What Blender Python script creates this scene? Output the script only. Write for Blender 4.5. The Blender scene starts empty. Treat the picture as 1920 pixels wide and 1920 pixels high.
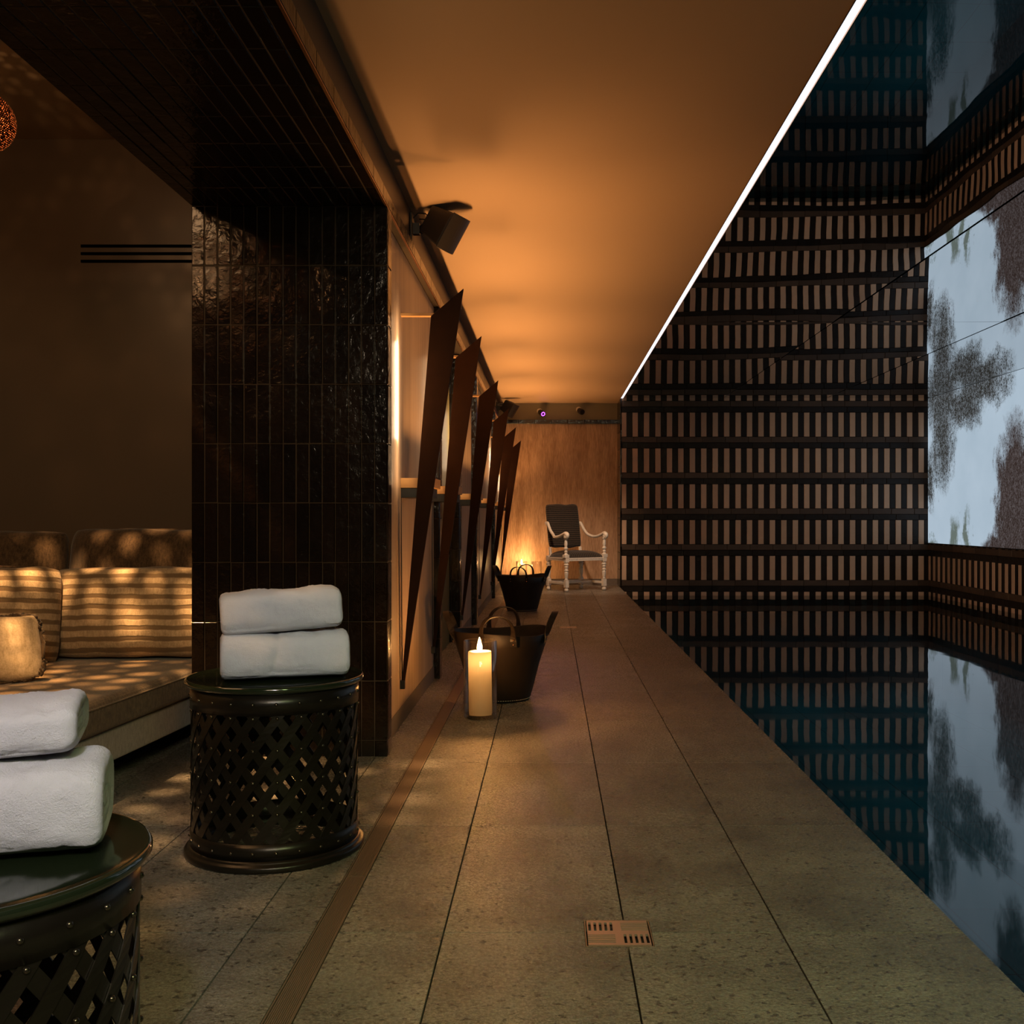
import bpy, bmesh, math, random
from mathutils import Vector, Matrix, noise
C = bpy.context.scene.collection
PI = math.pi
R = random.Random(7)

# ------------------------------------------------------------------ mesh helpers
class MB:
    """collects geometry; build() links it as ONE mesh object"""
    def __init__(s): s.v = []; s.f = []; s.m = []; s.t = []; s.sm = []
    def add(s, vs, fs, mi=0, tone=0.5, smooth=False):
        b = len(s.v); s.v += [tuple(v) for v in vs]
        for f in fs:
            s.f.append(tuple(b + i for i in f)); s.m.append(mi); s.t.append(tone); s.sm.append(smooth)
    def box(s, x0, x1, y0, y1, z0, z1, mi=0, tone=0.5, M=None):
        vs = [Vector(p) for p in ((x0,y0,z0),(x1,y0,z0),(x1,y1,z0),(x0,y1,z0),(x0,y0,z1),(x1,y0,z1),(x1,y1,z1),(x0,y1,z1))]
        if M is not None: vs = [M @ v for v in vs]
        s.add(vs, ((0,3,2,1),(4,5,6,7),(0,1,5,4),(1,2,6,5),(2,3,7,6),(3,0,4,7)), mi, tone)
    def cbox(s, x0, x1, y0, y1, z0, z1, c, mi=0, tone=0.5, face='-y'):
        """box whose visible face has chamfered edges; thin tile"""
        # map (a,b,n) on the face
        if face == '-y': P = lambda a, b, n: (a, y0 + n, b); A0, A1, B0, B1, D = x0, x1, z0, z1, y1 - y0
        elif face == '-x': P = lambda a, b, n: (x0 + n, a, b); A0, A1, B0, B1, D = y0, y1, z0, z1, x1 - x0
        elif face == '+x': P = lambda a, b, n: (x1 - n, a, b); A0, A1, B0, B1, D = y0, y1, z0, z1, x1 - x0
        elif face == '-z': P = lambda a, b, n: (a, b, z0 + n); A0, A1, B0, B1, D = x0, x1, y0, y1, z1 - z0
        else: P = lambda a, b, n: (a, b, z1 - n); A0, A1, B0, B1, D = x0, x1, y0, y1, z1 - z0
        vs = [P(A0+c,B0+c,0),P(A1-c,B0+c,0),P(A1-c,B1-c,0),P(A0+c,B1-c,0),
              P(A0,B0,c),P(A1,B0,c),P(A1,B1,c),P(A0,B1,c),P(A0,B0,D),P(A1,B0,D),P(A1,B1,D),P(A0,B1,D)]
        fs = [(0,1,2,3),(4,5,1,0),(5,6,2,1),(6,7,3,2),(7,4,0,3),(8,9,5,4),(9,10,6,5),(10,11,7,6),(11,8,4,7)]
        s.add(vs, fs, mi, tone)
    def lathe(s, prof, n=24, M=None, mi=0, smooth=True, cap=True):
        M = M or Matrix(); b = []
        for r, z in prof:
            for k in range(n):
                a = 2*PI*k/n; b.append(M @ Vector((r*math.cos(a), r*math.sin(a), z)))
        fs = []
        for i in range(len(prof)-1):
            for k in range(n):
                k2 = (k+1) % n; fs.append((i*n+k, i*n+k2, (i+1)*n+k2, (i+1)*n+k))
        s.add(b, fs, mi, .5, smooth)
        if cap:
            if prof[0][0] > 1e-5: s.add(b[:n], [tuple(reversed(range(n)))], mi)
            if prof[-1][0] > 1e-5: s.add(b[-n:], [tuple(range(n))], mi)
    def tube(s, pts, rad, n=10, mi=0, cap=True, flat=1.0):
        pts = [Vector(p) for p in pts]; N = len(pts)
        rad = rad if isinstance(rad, (list, tuple)) else [rad]*N
        b = []; up = None
        for i, p in enumerate(pts):
            t = (pts[min(i+1,N-1)] - pts[max(i-1,0)]).normalized()
            if up is None:
                up = Vector((0,0,1)) if abs(t.z) < .9 else Vector((1,0,0))
            x = t.cross(up).normalized(); up = x.cross(t).normalized()
            for k in range(n):
                a = 2*PI*k/n; b.append(p + x*math.cos(a)*rad[i] + up*math.sin(a)*rad[i]*flat)
        fs = [(i*n+k, i*n+(k+1)%n, (i+1)*n+(k+1)%n, (i+1)*n+k) for i in range(N-1) for k in range(n)]
        s.add(b, fs, mi, .5, True)
        if cap: s.add(b[:n], [tuple(reversed(range(n)))], mi); s.add(b[-n:], [tuple(range(n))], mi)
    def sphere(s, c, r, n=12, m=8, mi=0, sc=(1,1,1)):
        prof = [(r*math.sin(PI*i/m), -r*math.cos(PI*i/m)) for i in range(m+1)]
        M = Matrix.Translation(c) @ Matrix.Diagonal((*sc,1))
        prof[0] = (1e-6, -r); prof[-1] = (1e-6, r)
        s.lathe(prof, n, M, mi, True, False)
    def build(s, name, mats, parent=None, kind=None, label=None, bevel=0, subd=0, weld=False, loc=None, fix=True):
        me = bpy.data.meshes.new(name); me.from_pydata(s.v, [], s.f)
        mats = mats if isinstance(mats, (list, tuple)) else [mats]
        for m in mats: me.materials.append(m)
        me.polygons.foreach_set('material_index', s.m)
        me.polygons.foreach_set('use_smooth', s.sm)
        at = me.attributes.new('tone', 'FLOAT', 'FACE'); at.data.foreach_set('value', s.t)
        if weld or fix:
            bm = bmesh.new(); bm.from_mesh(me)
            if weld: bmesh.ops.remove_doubles(bm, verts=bm.verts, dist=1e-4)
            if fix: bmesh.ops.recalc_face_normals(bm, faces=bm.faces)
            bm.to_mesh(me); bm.free()
        me.update()
        o = bpy.data.objects.new(name, me); C.objects.link(o)
        if parent: o.parent = parent
        if loc: o.location = loc
        if kind: o['kind'] = kind
        if label: o['label'] = label
        if bevel:
            b = o.modifiers.new('b', 'BEVEL'); b.width = bevel; b.segments = 2; b.limit_method = 'ANGLE'; b.angle_limit = .6
        if subd:
            d = o.modifiers.new('s', 'SUBSURF'); d.levels = subd; d.render_levels = subd
        return o

def tag(o, label, cat, group=None, kind=None):
    o['label'] = label; o['category'] = cat
    if group: o['group'] = group
    if kind: o['kind'] = kind
    return o
def empty(name, loc, rz=0, label=None, cat=None, group=None):
    o = bpy.data.objects.new(name, None); C.objects.link(o); o.location = loc; o.rotation_euler = (0,0,rz)
    o.empty_display_size = .1
    if label: tag(o, label, cat, group)
    return o
def copy_tree(o, parent=None):
    c = o.copy(); C.objects.link(c); c.parent = parent
    for ch in list(o.children): copy_tree(ch, c)
    return c

# ------------------------------------------------------------------ material helpers
def mat(name):
    m = bpy.data.materials.new(name); m.use_nodes = True
    nt = m.node_tree; nt.nodes.clear()
    out = nt.nodes.new('ShaderNodeOutputMaterial')
    return m, nt, out
def N(nt, typ, **kw):
    n = nt.nodes.new(typ)
    for k, v in kw.items():
        if k.startswith('i_'):
            n.inputs[k[2:].replace('_', ' ')].default_value = v
        else: setattr(n, k, v)
    return n
def L(nt, a, b): nt.links.new(a, b)
def ramp(nt, fac, stops):
    r = nt.nodes.new('ShaderNodeValToRGB'); e = r.color_ramp.elements
    while len(e) < len(stops): e.new(.5)
    for i, (p, c) in enumerate(stops):
        e[i].position = p; e[i].color = (*c, 1) if len(c) == 3 else c
    L(nt, fac, r.inputs[0]); return r.outputs[0]
def coords(nt, scale=(1,1,1), rot=(0,0,0)):
    t = N(nt, 'ShaderNodeTexCoord'); mp = N(nt, 'ShaderNodeMapping')
    mp.inputs['Scale'].default_value = scale; mp.inputs['Rotation'].default_value = rot
    L(nt, t.outputs['Object'], mp.inputs[0]); return mp.outputs[0]
def noise_n(nt, vec, scale, detail=4, rough=.55, dist=0):
    n = N(nt, 'ShaderNodeTexNoise'); n.inputs['Scale'].default_value = scale
    n.inputs['Detail'].default_value = detail; n.inputs['Roughness'].default_value = rough
    n.inputs['Distortion'].default_value = dist; L(nt, vec, n.inputs['Vector']); return n.outputs['Fac']
def math_n(nt, op, a, b=None, c=None, clamp=False):
    n = N(nt, 'ShaderNodeMath', operation=op, use_clamp=clamp)
    for i, v in enumerate((a, b, c)):
        if v is None: continue
        if isinstance(v, (int, float)): n.inputs[i].default_value = v
        else: L(nt, v, n.inputs[i])
    return n.outputs[0]
def mixc(nt, fac, a, b, mode='MIX'):
    n = N(nt, 'ShaderNodeMix', data_type='RGBA', blend_type=mode)
    for sock, v in ((n.inputs[0], fac), (n.inputs[6], a), (n.inputs[7], b)):
        if isinstance(v, (int, float)): sock.default_value = v
        elif isinstance(v, tuple): sock.default_value = (*v, 1) if len(v) == 3 else v
        else: L(nt, v, sock)
    return n.outputs[2]
def bump(nt, h, strength, dist=.01, prev=None):
    b = N(nt, 'ShaderNodeBump'); b.inputs['Strength'].default_value = strength; b.inputs['Distance'].default_value = dist
    L(nt, h, b.inputs['Height'])
    if prev is not None: L(nt, prev, b.inputs['Normal'])
    return b.outputs[0]
def bsdf(nt, out, color=None, rough=.5, metal=0, normal=None, **kw):
    p = N(nt, 'ShaderNodeBsdfPrincipled')
    if isinstance(color, tuple): p.inputs['Base Color'].default_value = (*color, 1)
    elif color is not None: L(nt, color, p.inputs['Base Color'])
    if isinstance(rough, (int, float)): p.inputs['Roughness'].default_value = rough
    else: L(nt, rough, p.inputs['Roughness'])
    p.inputs['Metallic'].default_value = metal
    if normal is not None: L(nt, normal, p.inputs['Normal'])
    for k, v in kw.items(): p.inputs[k.replace('_', ' ')].default_value = v
    L(nt, p.outputs[0], out.inputs[0]); return p
def plain(name, color, rough=.5, metal=0, nscale=0, nstr=.1, **kw):
    m, nt, out = mat(name); nrm = None; col = color
    if nscale:
        v = coords(nt); f = noise_n(nt, v, nscale, 5)
        nrm = bump(nt, f, nstr, .004)
        col = mixc(nt, f, tuple(c*.75 for c in color), tuple(min(1, c*1.2) for c in color))
    bsdf(nt, out, col, rough, metal, nrm, **kw); return m
def emit(name, color, strength):
    m, nt, out = mat(name); e = N(nt, 'ShaderNodeEmission'); e.inputs[0].default_value = (*color, 1); e.inputs[1].default_value = strength
    L(nt, e.outputs[0], out.inputs[0]); return m
def tone(nt): return N(nt, 'ShaderNodeAttribute', attribute_name='tone').outputs['Fac']

# --- dark glazed tile
def glazed(name, lo, hi, rough=.13, bs=.55, bscale=38, spec=.5):
    m, nt, out = mat(name); v = coords(nt); t = tone(nt)
    big = noise_n(nt, v, 9, 4, .6)
    f = math_n(nt, 'MULTIPLY', math_n(nt, 'ADD', t, big), .5)
    col = mixc(nt, f, lo, hi)
    # every tile has its own glaze relief
    off = N(nt, 'ShaderNodeCombineXYZ'); L(nt, math_n(nt, 'MULTIPLY', t, 40.), off.inputs[0])
    av = N(nt, 'ShaderNodeVectorMath', operation='ADD'); L(nt, v, av.inputs[0]); L(nt, off.outputs[0], av.inputs[1])
    n1 = noise_n(nt, av.outputs[0], bscale, 3, .5, .4)
    n2 = noise_n(nt, av.outputs[0], 8, 2)
    b = bump(nt, n2, .5, .012); b = bump(nt, n1, bs, .006, b)
    rr = math_n(nt, 'ADD', math_n(nt, 'MULTIPLY', big, .18), rough-.05)
    bsdf(nt, out, col, rr, 0, b, Specular_IOR_Level=spec); return m
M_TILE = glazed('dark_glazed_tile', (.003,.0018,.001), (.017,.009,.0045), .12, .32, 44)
M_TILEB = glazed('black_glazed_tile', (.004,.003,.0025), (.022,.014,.010), .30, .3, 30, .22)
M_TILEL = glazed('sand_glazed_tile', (.46,.30,.20), (.66,.46,.33), .45, .25, 26, .3)
M_TILEC = glazed('brown_course_tile', (.035,.022,.015), (.10,.065,.045), .36, .3, 26, .3)
M_GROUT = plain('dark_grout', (.042,.026,.013), .8, 0, 60)

def slate():
    m, nt, out = mat('slate_floor'); v = coords(nt); t = tone(nt)
    off = N(nt, 'ShaderNodeCombineXYZ'); L(nt, math_n(nt, 'MULTIPLY', t, 53.), off.inputs[2])
    av = N(nt, 'ShaderNodeVectorMath', operation='ADD'); L(nt, v, av.inputs[0]); L(nt, off.outputs[0], av.inputs[1])
    a = av.outputs[0]
    n1 = noise_n(nt, a, 3.5, 6, .62); n2 = noise_n(nt, a, 110, 8, .85); n3 = noise_n(nt, a, 60, 2, .4, .3)
    base = ramp(nt, math_n(nt, 'ADD', math_n(nt, 'MULTIPLY', n1, .40), math_n(nt, 'MULTIPLY', n2, .60)),
                [(.38, (.115,.102,.086)), (.50, (.26,.235,.20)), (.62, (.42,.39,.335))])
    pit = ramp(nt, n3, [(.0, (.25,)*3), (.33, (.35,)*3), (.385, (1,)*3)])
    col = mixc(nt, 1, base, pit, 'MULTIPLY')
    tn = ramp(nt, t, [(0, (.78,.76,.74)), (1, (1.0,1.02,1.0))])
    col = mixc(nt, 1, col, tn, 'MULTIPLY')
    # cleft relief runs across the slabs
    mp = N(nt, 'ShaderNodeMapping'); mp.inputs['Scale'].default_value = (20, 26, 1); mp.inputs['Rotation'].default_value = (0,0,.35)
    L(nt, a, mp.inputs[0]); n4 = noise_n(nt, mp.outputs[0], 2.2, 5, .6, 1.2)
    b = bump(nt, n4, .68, .012); b = bump(nt, n2, .5, .004, b)
    rr = math_n(nt, 'ADD', math_n(nt, 'MULTIPLY', n2, .20), .17)
    bsdf(nt, out, col, rr, 0, b, Specular_IOR_Level=.85); return m
M_SLATE = slate()

def wood(name, c0, c1, scale=(60,60,2.2), rough=.38):
    m, nt, out = mat(name); v = coords(nt, scale)
    n1 = noise_n(nt, v, 1.0, 5, .65, .6); v2 = coords(nt, (scale[0]*.12, scale[1]*.12, scale[2]*.2)); n2 = noise_n(nt, v2, 1.0, 3)
    f = math_n(nt, 'ADD', math_n(nt, 'MULTIPLY', n1, .6), math_n(nt, 'MULTIPLY', n2, .4))
    col = ramp(nt, f, [(.38, c0), (.62, c1)])
    b = bump(nt, n1, .25, .003)
    bsdf(nt, out, col, rough, 0, b); return m
M_WOODL = wood('pale_veneer', (.36,.26,.18), (.56,.43,.31), (45,45,1.2), .42)
M_WOODB = wood('ribbed_veneer', (.36,.22,.13), (.70,.48,.32), (75,75,7), .5)
M_PINE = wood('pine_bracket', (.55,.30,.11), (.75,.45,.18), (3,30,30), .45)

def paint(name, col, rough=.55, spec=.3):
    m, nt, out = mat(name); v = coords(nt); n = noise_n(nt, v, 240, 3)
    b = bump(nt, n, .04, .002); bsdf(nt, out, col, rough, 0, b, Specular_IOR_Level=spec); return m
M_CEIL = paint('warm_ceiling_paint', (.52,.37,.25), .5)
M_LWALL = paint('taupe_wall', (.13,.09,.06), .30, .5)
M_LCEIL = paint('lounge_ceiling_paint', (.40,.30,.20), .6)
M_FASC = paint('grey_fascia', (.055,.045,.042), .35, .5)
M_UWALL = paint('olive_grey_wall', (.34,.30,.20), .5)
M_SKIRT = plain('stone_skirting', (.16,.13,.11), .5, 0, 50)
M_OLIVE = paint('olive_door', (.20,.15,.05), .4)
M_BLADE = plain('rust_brown_blade', (.030,.0105,.0035), .65, 0, 14, .15, Specular_IOR_Level=.12)
M_BLACK = plain('black_metal', (.010,.009,.009), .4)
M_CHAR = plain('charcoal_plastic', (.022,.018,.018), .42, 0, 0)
M_BRONZE = plain('dark_bronze', (.020,.016,.011), .30, .55, 40, .12)
M_LACQ = plain('green_black_lacquer', (.012,.018,.008), .12, 0, 0, Coat_Weight=.6, Coat_Roughness=.08)
M_RIVET = plain('rivet_metal', (.10,.085,.06), .22, .9)
M_BRASS = plain('copper_rivet', (.65,.35,.18), .25, 1.0)
M_CREAM = plain('cream_painted_wood', (.84,.76,.66), .35, 0, 30, .08)
M_STEEL = plain('brushed_steel', (.34,.25,.18), .42, .6, 0)
M_STEEL2 = plain('satin_grate', (.62,.48,.40), .38, .75, 0)
M_VOID = plain('drain_dark', (.004,.006,.003), .6)
M_SLOT = plain('vent_dark', (.0008,.0006,.0005), 1.0, 0, 0, 0, Specular_IOR_Level=0)
M_WICK = plain('wick', (.01,.008,.006), .9)

def leather():
    m, nt, out = mat('black_leather'); v = coords(nt)
    n = noise_n(nt, v, 160, 3, .6); n2 = noise_n(nt, v, 5, 4)
    col = mixc(nt, n2, (.006,.005,.004), (.020,.013,.009))
    b = bump(nt, n, .2, .002); b = bump(nt, n2, .4, .02, b)
    bsdf(nt, out, col, .5, 0, b, Specular_IOR_Level=.3); return m
M_LEATH = leather()

def fabric(name, c0, c1, fine=420, rough=.95, stripes=None, weave=True):
    m, nt, out = mat(name); v = coords(nt)
    n = noise_n(nt, v, fine, 3, .7); n2 = noise_n(nt, v, 7, 3)
    mp = N(nt, 'ShaderNodeMapping'); mp.inputs['Scale'].default_value = (fine*.35, fine*.35, fine*.12); L(nt, v, mp.inputs[0])
    w = noise_n(nt, mp.outputs[0], 1.0, 3, .7)
    f = math_n(nt, 'ADD', math_n(nt, 'MULTIPLY', n, .4), math_n(nt, 'MULTIPLY', w, .6))
    col = ramp(nt, f, [(.36, c0), (.62, c1)])
    h = f
    if stripes:
        axis, per, width, cs = stripes
        sp = N(nt, 'ShaderNodeSeparateXYZ'); L(nt, v, sp.inputs[0])
        x = sp.outputs[axis]
        x = math_n(nt, 'ADD', x, math_n(nt, 'MULTIPLY', n2, per*.5))
        fr = math_n(nt, 'FRACT', math_n(nt, 'DIVIDE', x, per))
        tri = math_n(nt, 'ABSOLUTE', math_n(nt, 'SUBTRACT', fr, .5))
        s = ramp(nt, tri, [(width*.8, (1,1,1)), (width*1.3, (0,0,0))])
        col = mixc(nt, s, col, cs)
        h = math_n(nt, 'SUBTRACT', f, s)
    b = bump(nt, h, .6, .004)
    bsdf(nt, out, col, rough, 0, b, Sheen_Weight=.25, Specular_IOR_Level=.15); return m
M_SEAT = fabric('brown_weave', (.085,.052,.026), (.25,.165,.085), 300)
M_BACKF = fabric('dark_brown_weave', (.035,.022,.013), (.12,.075,.04), 220)
M_BASEF = fabric('grey_linen', (.36,.32,.28), (.58,.53,.47), 300)
M_CUSH = fabric('sand_striped', (.36,.26,.15), (.58,.44,.28), 260, .95, (2, .048, .20, (.20,.135,.075)))
M_CUSH2 = fabric('sand_plush', (.42,.31,.18), (.68,.53,.35), 150)
M_STRIPE = fabric('charcoal_stripe', (.012,.010,.009), (.035,.028,.022), 300, .9, (2, .030, .15, (.075,.055,.04)))
M_STRIPS = fabric('charcoal_stripe_seat', (.012,.010,.009), (.035,.028,.022), 300, .9, (0, .030, .15, (.075,.055,.04)))
def towel_m():
    m, nt, out = mat('white_terry'); v = coords(nt)
    n = noise_n(nt, v, 330, 4, .8); n2 = noise_n(nt, v, 16, 4)
    col = mixc(nt, n2, (.74,.74,.80), (.88,.88,.92))
    b = bump(nt, n, .9, .006); b = bump(nt, n2, .5, .012, b)
    bsdf(nt, out, col, 1.0, 0, b, Sheen_Weight=.5, Specular_IOR_Level=.05); return m
M_TOWEL = towel_m()

def glass_thin():
    m, nt, out = mat('clear_glass'); lw = N(nt, 'ShaderNodeLayerWeight'); lw.inputs[0].default_value = .5
    fr = math_n(nt, 'ADD', math_n(nt, 'MULTIPLY', math_n(nt, 'POWER', lw.outputs['Facing'], 2.4), .8), .05)
    t = N(nt, 'ShaderNodeBsdfTransparent'); t.inputs[0].default_value = (.97,.96,.94,1)
    g = N(nt, 'ShaderNodeBsdfGlossy'); g.inputs['Roughness'].default_value = .03
    mx = N(nt, 'ShaderNodeMixShader'); L(nt, fr, mx.inputs[0]); L(nt, t.outputs[0], mx.inputs[1]); L(nt, g.outputs[0], mx.inputs[2])
    L(nt, mx.outputs[0], out.inputs[0]); return m
M_GLASS = glass_thin()
def wax():
    m, nt, out = mat('candle_wax')
    d = N(nt, 'ShaderNodeBsdfDiffuse'); d.inputs[0].default_value = (.75,.66,.55,1)
    t = N(nt, 'ShaderNodeBsdfTranslucent'); t.inputs[0].default_value = (1,.75,.42,1)
    mx = N(nt, 'ShaderNodeMixShader'); mx.inputs[0].default_value = .35
    L(nt, d.outputs[0], mx.inputs[1]); L(nt, t.outputs[0], mx.inputs[2]); L(nt, mx.outputs[0], out.inputs[0]); return m
M_WAX = wax()
M_FLAME = emit('flame', (1,.62,.25), 55)
M_LED = emit('cool_led', (.92,.93,1.0), 1.25)
M_PURPLE = emit('purple_led', (.55,.10,.9), 4)

def mirror_dark():
    m, nt, out = mat('black_mirror_film'); f = N(nt, 'ShaderNodeFresnel'); f.inputs[0].default_value = 1.62
    v = coords(nt); n = noise_n(nt, v, .8, 2)
    b = bump(nt, n, .10, .02); L(nt, b, f.inputs['Normal'])
    d = N(nt, 'ShaderNodeBsdfDiffuse'); d.inputs[0].default_value = (.006,.010,.011,1)
    g = N(nt, 'ShaderNodeBsdfGlossy'); g.inputs['Roughness'].default_value = .0; L(nt, b, g.inputs['Normal'])
    mx = N(nt, 'ShaderNodeMixShader'); L(nt, f.outputs[0], mx.inputs[0]); L(nt, d.outputs[0], mx.inputs[1]); L(nt, g.outputs[0], mx.inputs[2])
    L(nt, mx.outputs[0], out.inputs[0]); return m
M_MIRR = mirror_dark()
def water():
    m, nt, out = mat('pool_water'); f = N(nt, 'ShaderNodeFresnel'); f.inputs[0].default_value = 1.48
    v = coords(nt, (1.2,.5,1)); n = noise_n(nt, v, 2.2, 2, .5)
    b = bump(nt, n, .05, .02); L(nt, b, f.inputs['Normal'])
    t = N(nt, 'ShaderNodeBsdfTransparent'); t.inputs[0].default_value = (.50,.78,.80,1)
    g = N(nt, 'ShaderNodeBsdfGlossy'); g.inputs['Roughness'].default_value = .025; L(nt, b, g.inputs['Normal'])
    mx = N(nt, 'ShaderNodeMixShader'); L(nt, f.outputs[0], mx.inputs[0]); L(nt, t.outputs[0], mx.inputs[1]); L(nt, g.outputs[0], mx.inputs[2])
    L(nt, mx.outputs[0], out.inputs[0]); return m
M_WATER = water()
def basin_m():
    m, nt, out = mat('teal_basin'); v = coords(nt)
    n = noise_n(nt, v, 1.2, 3)
    br = N(nt, 'ShaderNodeTexBrick'); L(nt, v, br.inputs['Vector']); br.inputs['Scale'].default_value = 1
    br.inputs['Brick Width'].default_value = .6; br.inputs['Row Height'].default_value = .9; br.inputs['Mortar Size'].default_value = .006
    br.offset = 0
    br.inputs['Color1'].default_value = (.030,.125,.150,1); br.inputs['Color2'].default_value = (.034,.14,.165,1); br.inputs['Mortar'].default_value = (.008,.04,.05,1)
    bsdf(nt, out, br.outputs[0], .5); return m
M_BASIN = basin_m()

# ------------------------------------------------------------------ plan (metres; x right, y into the picture, z up, deck at 0)
EYE = 1.0; CEIL = 2.69; YB = 14.92; YW = 15.6; XP = .9966; XR = 5.376; YN = -1.6
XF = -.68                      # face of pillar and tiled ledge
WZ = -.112                     # water level

# ---- slab floor
xj = [.9966,.556,.181,-.257,-.5116]
g = .0022
xl = [-.572,-.73] + [-.73-.438*k for k in range(1, 8)]
yj = [2.53+.877*k for k in range(-5, 15)] + [YW]
holes = [(.085,.241,2.45,2.606), (.085,.241,9.466,9.622)]
def sub_rect(r, h):
    x0,x1,y0,y1 = r; a0,a1,b0,b1 = h
    if a1 <= x0 or a0 >= x1 or b1 <= y0 or b0 >= y1: return [r]
    o = []
    if a0 > x0: o.append((x0,a0,y0,y1))
    if a1 < x1: o.append((a1,x1,y0,y1))
    m0, m1 = max(x0,a0), min(x1,a1)
    if b0 > y0: o.append((m0,m1,y0,b0))
    if b1 < y1: o.append((m0,m1,b1,y1))
    return o
fl = MB()
def slabs(xs, y_lim=99):
    for a, b in zip(xs[:-1], xs[1:]):
        x0, x1 = min(a,b)+g, max(a,b)-g
        for c, d in zip(yj[:-1], yj[1:]):
            if c > y_lim: continue
            t = R.random(); rs = [(x0,x1,c+g,d-g)]
            for h in holes:
                hh = (h[0]-.003,h[1]+.003,h[2]-.003,h[3]+.003)
                rs = [q for r in rs for q in sub_rect(r, hh)]
            for r in rs: fl.box(r[0],r[1],r[2],r[3],-.03,0,0,t)
slabs(xj); slabs(xl, 5.7); 
for c, d in zip(yj[:-1], yj[1:]):
    if c > 5.7: fl.box(-.82+g, -.572-g, c+g, d-g, -.03, 0, 0, R.random())
fl.box(-3.9, -.5105, YN, YW, -.07, -.031, 1); fl.box(-.573, XP-.004, YN, YW, -.09, -.0315, 1)
fl.box(XP-.03, XP, YN, YW, -1.35, -.031, 2)
fl.build('floor', [M_SLATE, plain('floor_joint', (.007,.005,.004), .8), M_BASIN], kind='structure')

# ---- pool basin and water
pb = MB()
pb.box(XP, XR+.1, YN, YB+.1, -1.45, -1.35)
pb.box(XP, XR+.1, YB, YB+.1, -1.35, WZ-.25); pb.box(XR, XR+.1, YN, YB, -1.35, WZ-.25)
pb.build('pool_basin', M_BASIN, kind='structure')
w = MB(); w.add([(XP,YN,WZ),(XR,YN,WZ),(XR,YB,WZ),(XP,YB,WZ)], [(0,1,2,3)])
wo = w.build('pool_water', M_WATER); tag(wo, 'still dark teal pool water mirroring the striped tile wall', 'water', kind='stuff')

# ---- striped tile walls
def rows_of(zmin, zmax):
    out = []
    for k in range(-1, 6):
        t = 2.489 - .509*k; b = t - .345
        out.append((b, t))
    return out
def striped(face, u0, u1, zmin, zmax, first, pitch, plane):
    mb = MB()
    def tile(a, b, z0, z1, mi, dep=0):
        a, b = max(a,u0), min(b,u1); z0, z1 = max(z0,zmin), min(z1,zmax)
        if b-a < .012 or z1-z0 < .008: return
        gg = .0018; j = R.uniform(-.0018,.0018); t = R.random()
        ja = R.uniform(-.001,.001)
        if face == 'y': mb.cbox(a+gg+ja, b-gg+ja, plane-.010+j, plane, z0+gg, z1-gg, .0035, mi, t, '-y')
        else: mb.cbox(plane-.010+j, plane, a+gg+ja, b-gg+ja, z0+gg, z1-gg, .0035, mi, t, '-x')
    for b, t in rows_of(0, 0):
        k = 0; c = first
        while c < u1+pitch:
            tile(c-pitch*.25, c+pitch*.25, b, t, 0); tile(c+pitch*.25, c+pitch*.75, b, t, 1)
            c += pitch
        for q, (z0, z1) in enumerate(((b-.082, b), (b-.164, b-.082))):
            x = u0 - .16*R.random()
            while x < u1:
                tile(x, x+pitch*2, z0, z1, 2 if q == 0 else 1); x += pitch*2
    if face == 'y': mb.box(u0, u1, plane-.002, plane+.1, zmin, zmax, 3)
    else: mb.box(plane-.002, plane+.1, u0, u1, zmin, zmax, 3)
    return mb
wb = striped('y', 1.012, XR, -.36, CEIL+.02, 1.203-.1624*2, .1624, YB)
wb.build('wall_back', [M_TILEL, M_TILEB, M_TILEC, M_TILEB], kind='structure')
wr = striped('x', YN, YB, -.36, .627, 0.02, .179, XR)
wr.box(XR+.03, XR+.1, YN, YB, .627, CEIL+.02, 3)
wr.build('wall_right', [M_TILEL, M_TILEB, M_TILEC, M_TILEB], kind='structure')
# corner return between the deck alcove and the striped wall
cr = MB()
z = .0
while z < CEIL-.01:
    cr.cbox(1.0, 1.012, YB-.012, YB+.05, z+.002, min(z+.345, CEIL)-.002, .003, 0, R.random(), '-y')
    for k in range(3): cr.cbox(.992, 1.0, YB+.05+k*.21, YB+.05+(k+1)*.21-.003, z+.002, min(z+.245, CEIL)-.002, .003, 0, R.random(), '-x')
    z += .248
cr.box(1.0, 1.1, YB+.0, YW, -.03, CEIL, 1)
cr.build('wall_return', [M_TILE, M_GROUT], kind='structure')

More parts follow.
